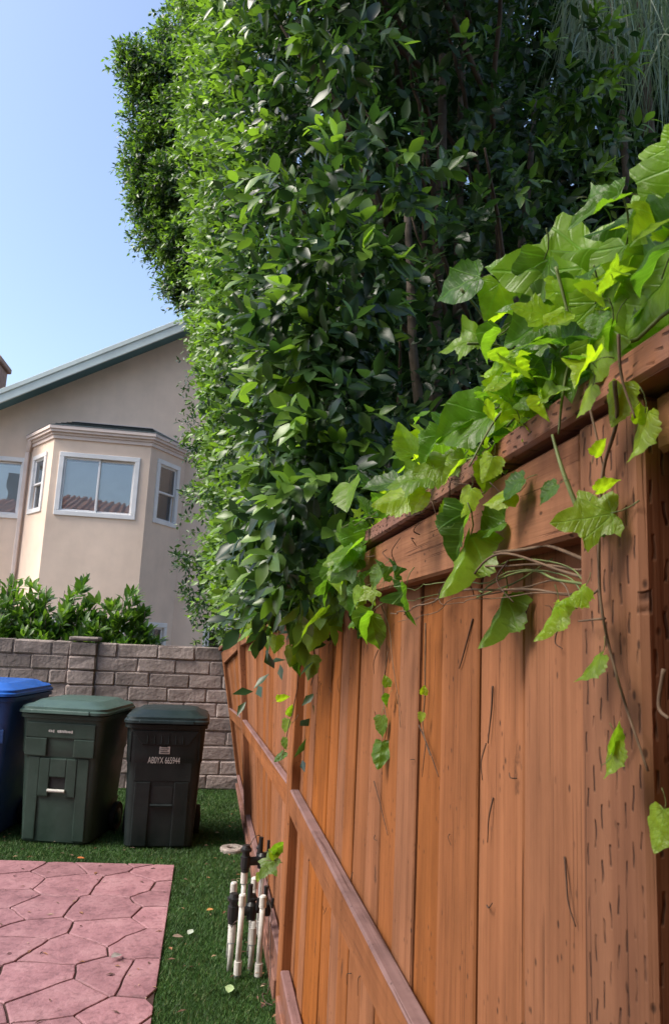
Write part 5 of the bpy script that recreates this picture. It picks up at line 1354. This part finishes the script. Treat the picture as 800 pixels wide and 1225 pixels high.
# --- sprig by the valve
v5 = vine('small pale ivy sprig growing out of the fence beside the sprinkler valves', (.41, 3.55, .5))
for a in ((320, 1038, 3.5, -.105, 238, 25, 5, (L_, 0), .2), (334, 1014, 3.5, .08, 25, 40, 5, (H_, 1), .1), (326, 1022, 3.5, .05, 120, 30, 5, (B_, 0), .8), (309, 1050, 3.55, .04, 250, 30, 5, (H_, 0), .5)):
    place(v5, *a)
stems(v5, [([at(341, 1034, 3.55), at(330, 1030, 3.5), at(318, 1030, 3.5)], .002, .003)], M['oldstem'])

# ================================================================== FALLEN LEAVES
def flat_leaf(px, py, L, ang, col, label):
    d = ROT @ np.array([px - CX, CY - py, -F_PX]); t = (.03 - EYE) / d[2]; p = Vector((d[0] * t, d[1] * t, .032))
    V, Fa, _ = leaves(np.array([[0, 0, 0.]]), np.array([[math.cos(R(ang)), math.sin(R(ang)), .05]]), np.array([[.1, -.15, 1.]]), np.array([L]), np.array([L * .55]), np.zeros(1))
    o = mk('fallen_leaf', V.tolist(), [tuple(int(i) for i in q) for q in Fa], plain('fallen_leaf_colour', col, .6, .25, 40), None, True); o.location = p
    tag(o, label, 'leaf', 'fallen leaves')
flat_leaf(273, 1189, .075, 80, (.34, .46, .22), 'pale green fallen leaf lying on the turf below the white pipes')
flat_leaf(92, 1027, .05, 10, (.50, .16, .05), 'orange fallen leaf on the turf before the green bin')
flat_leaf(247, 1090, .045, 30, (.48, .24, .08), 'light orange fallen leaf on the turf left of the valves')
flat_leaf(225, 1119, .06, 70, (.40, .46, .38), 'curled grey green fallen leaf on the turf beside the patio edge')
flat_leaf(206, 1121, .055, 5, (.22, .16, .12), 'brown fallen leaf lying across the edge of the patio')
flat_leaf(133, 1147, .07, 50, (.30, .28, .26), 'grey curled fallen leaf lying in the middle of the patio')
def litter():
    rr = random.Random(9); m = MB()
    for k in range(330):
        y = rr.uniform(3.0, 6.8); x = rr.uniform(-.26 * y, .36); onp = x < PAT['x1'] and y < pat_far(x)
        if k > 240: x, onp = rr.uniform(.26, .385), False
        elif not onp and rr.random() < .35: continue
        L = rr.uniform(.012, .045); a = rr.uniform(0, 6.28); z = .0165 if onp else .028; w = L * rr.uniform(.15, .45); c, s = math.cos(a), math.sin(a)
        pts = [(-L / 2, 0, 0), (0, -w / 2, .004), (L / 2, 0, .002), (0, w / 2, .005)]
        m.add([(x + c * p[0] - s * p[1], y + s * p[0] + c * p[1], z + p[2]) for p in pts], [(0, 1, 2, 3)])
    mt, nt, ln, b = mat('litter'); ge = nt.new('ShaderNodeNewGeometry'); r_ = ramp(nt, [(0, (.05, .025, .018)), (.55, (.12, .06, .035)), (.8, (.30, .13, .05)), (1, (.42, .36, .25))]); ln.new(ge.outputs['Random Per Island'], r_.inputs[0]); ln.new(r_.outputs[0], b.inputs['Base Color']); b.inputs['Roughness'].default_value = .8
    tag(m.build('leaf_litter', mt), 'scattered bits of dry leaf litter over the patio and turf', 'leaf litter', kind='stuff')
litter()
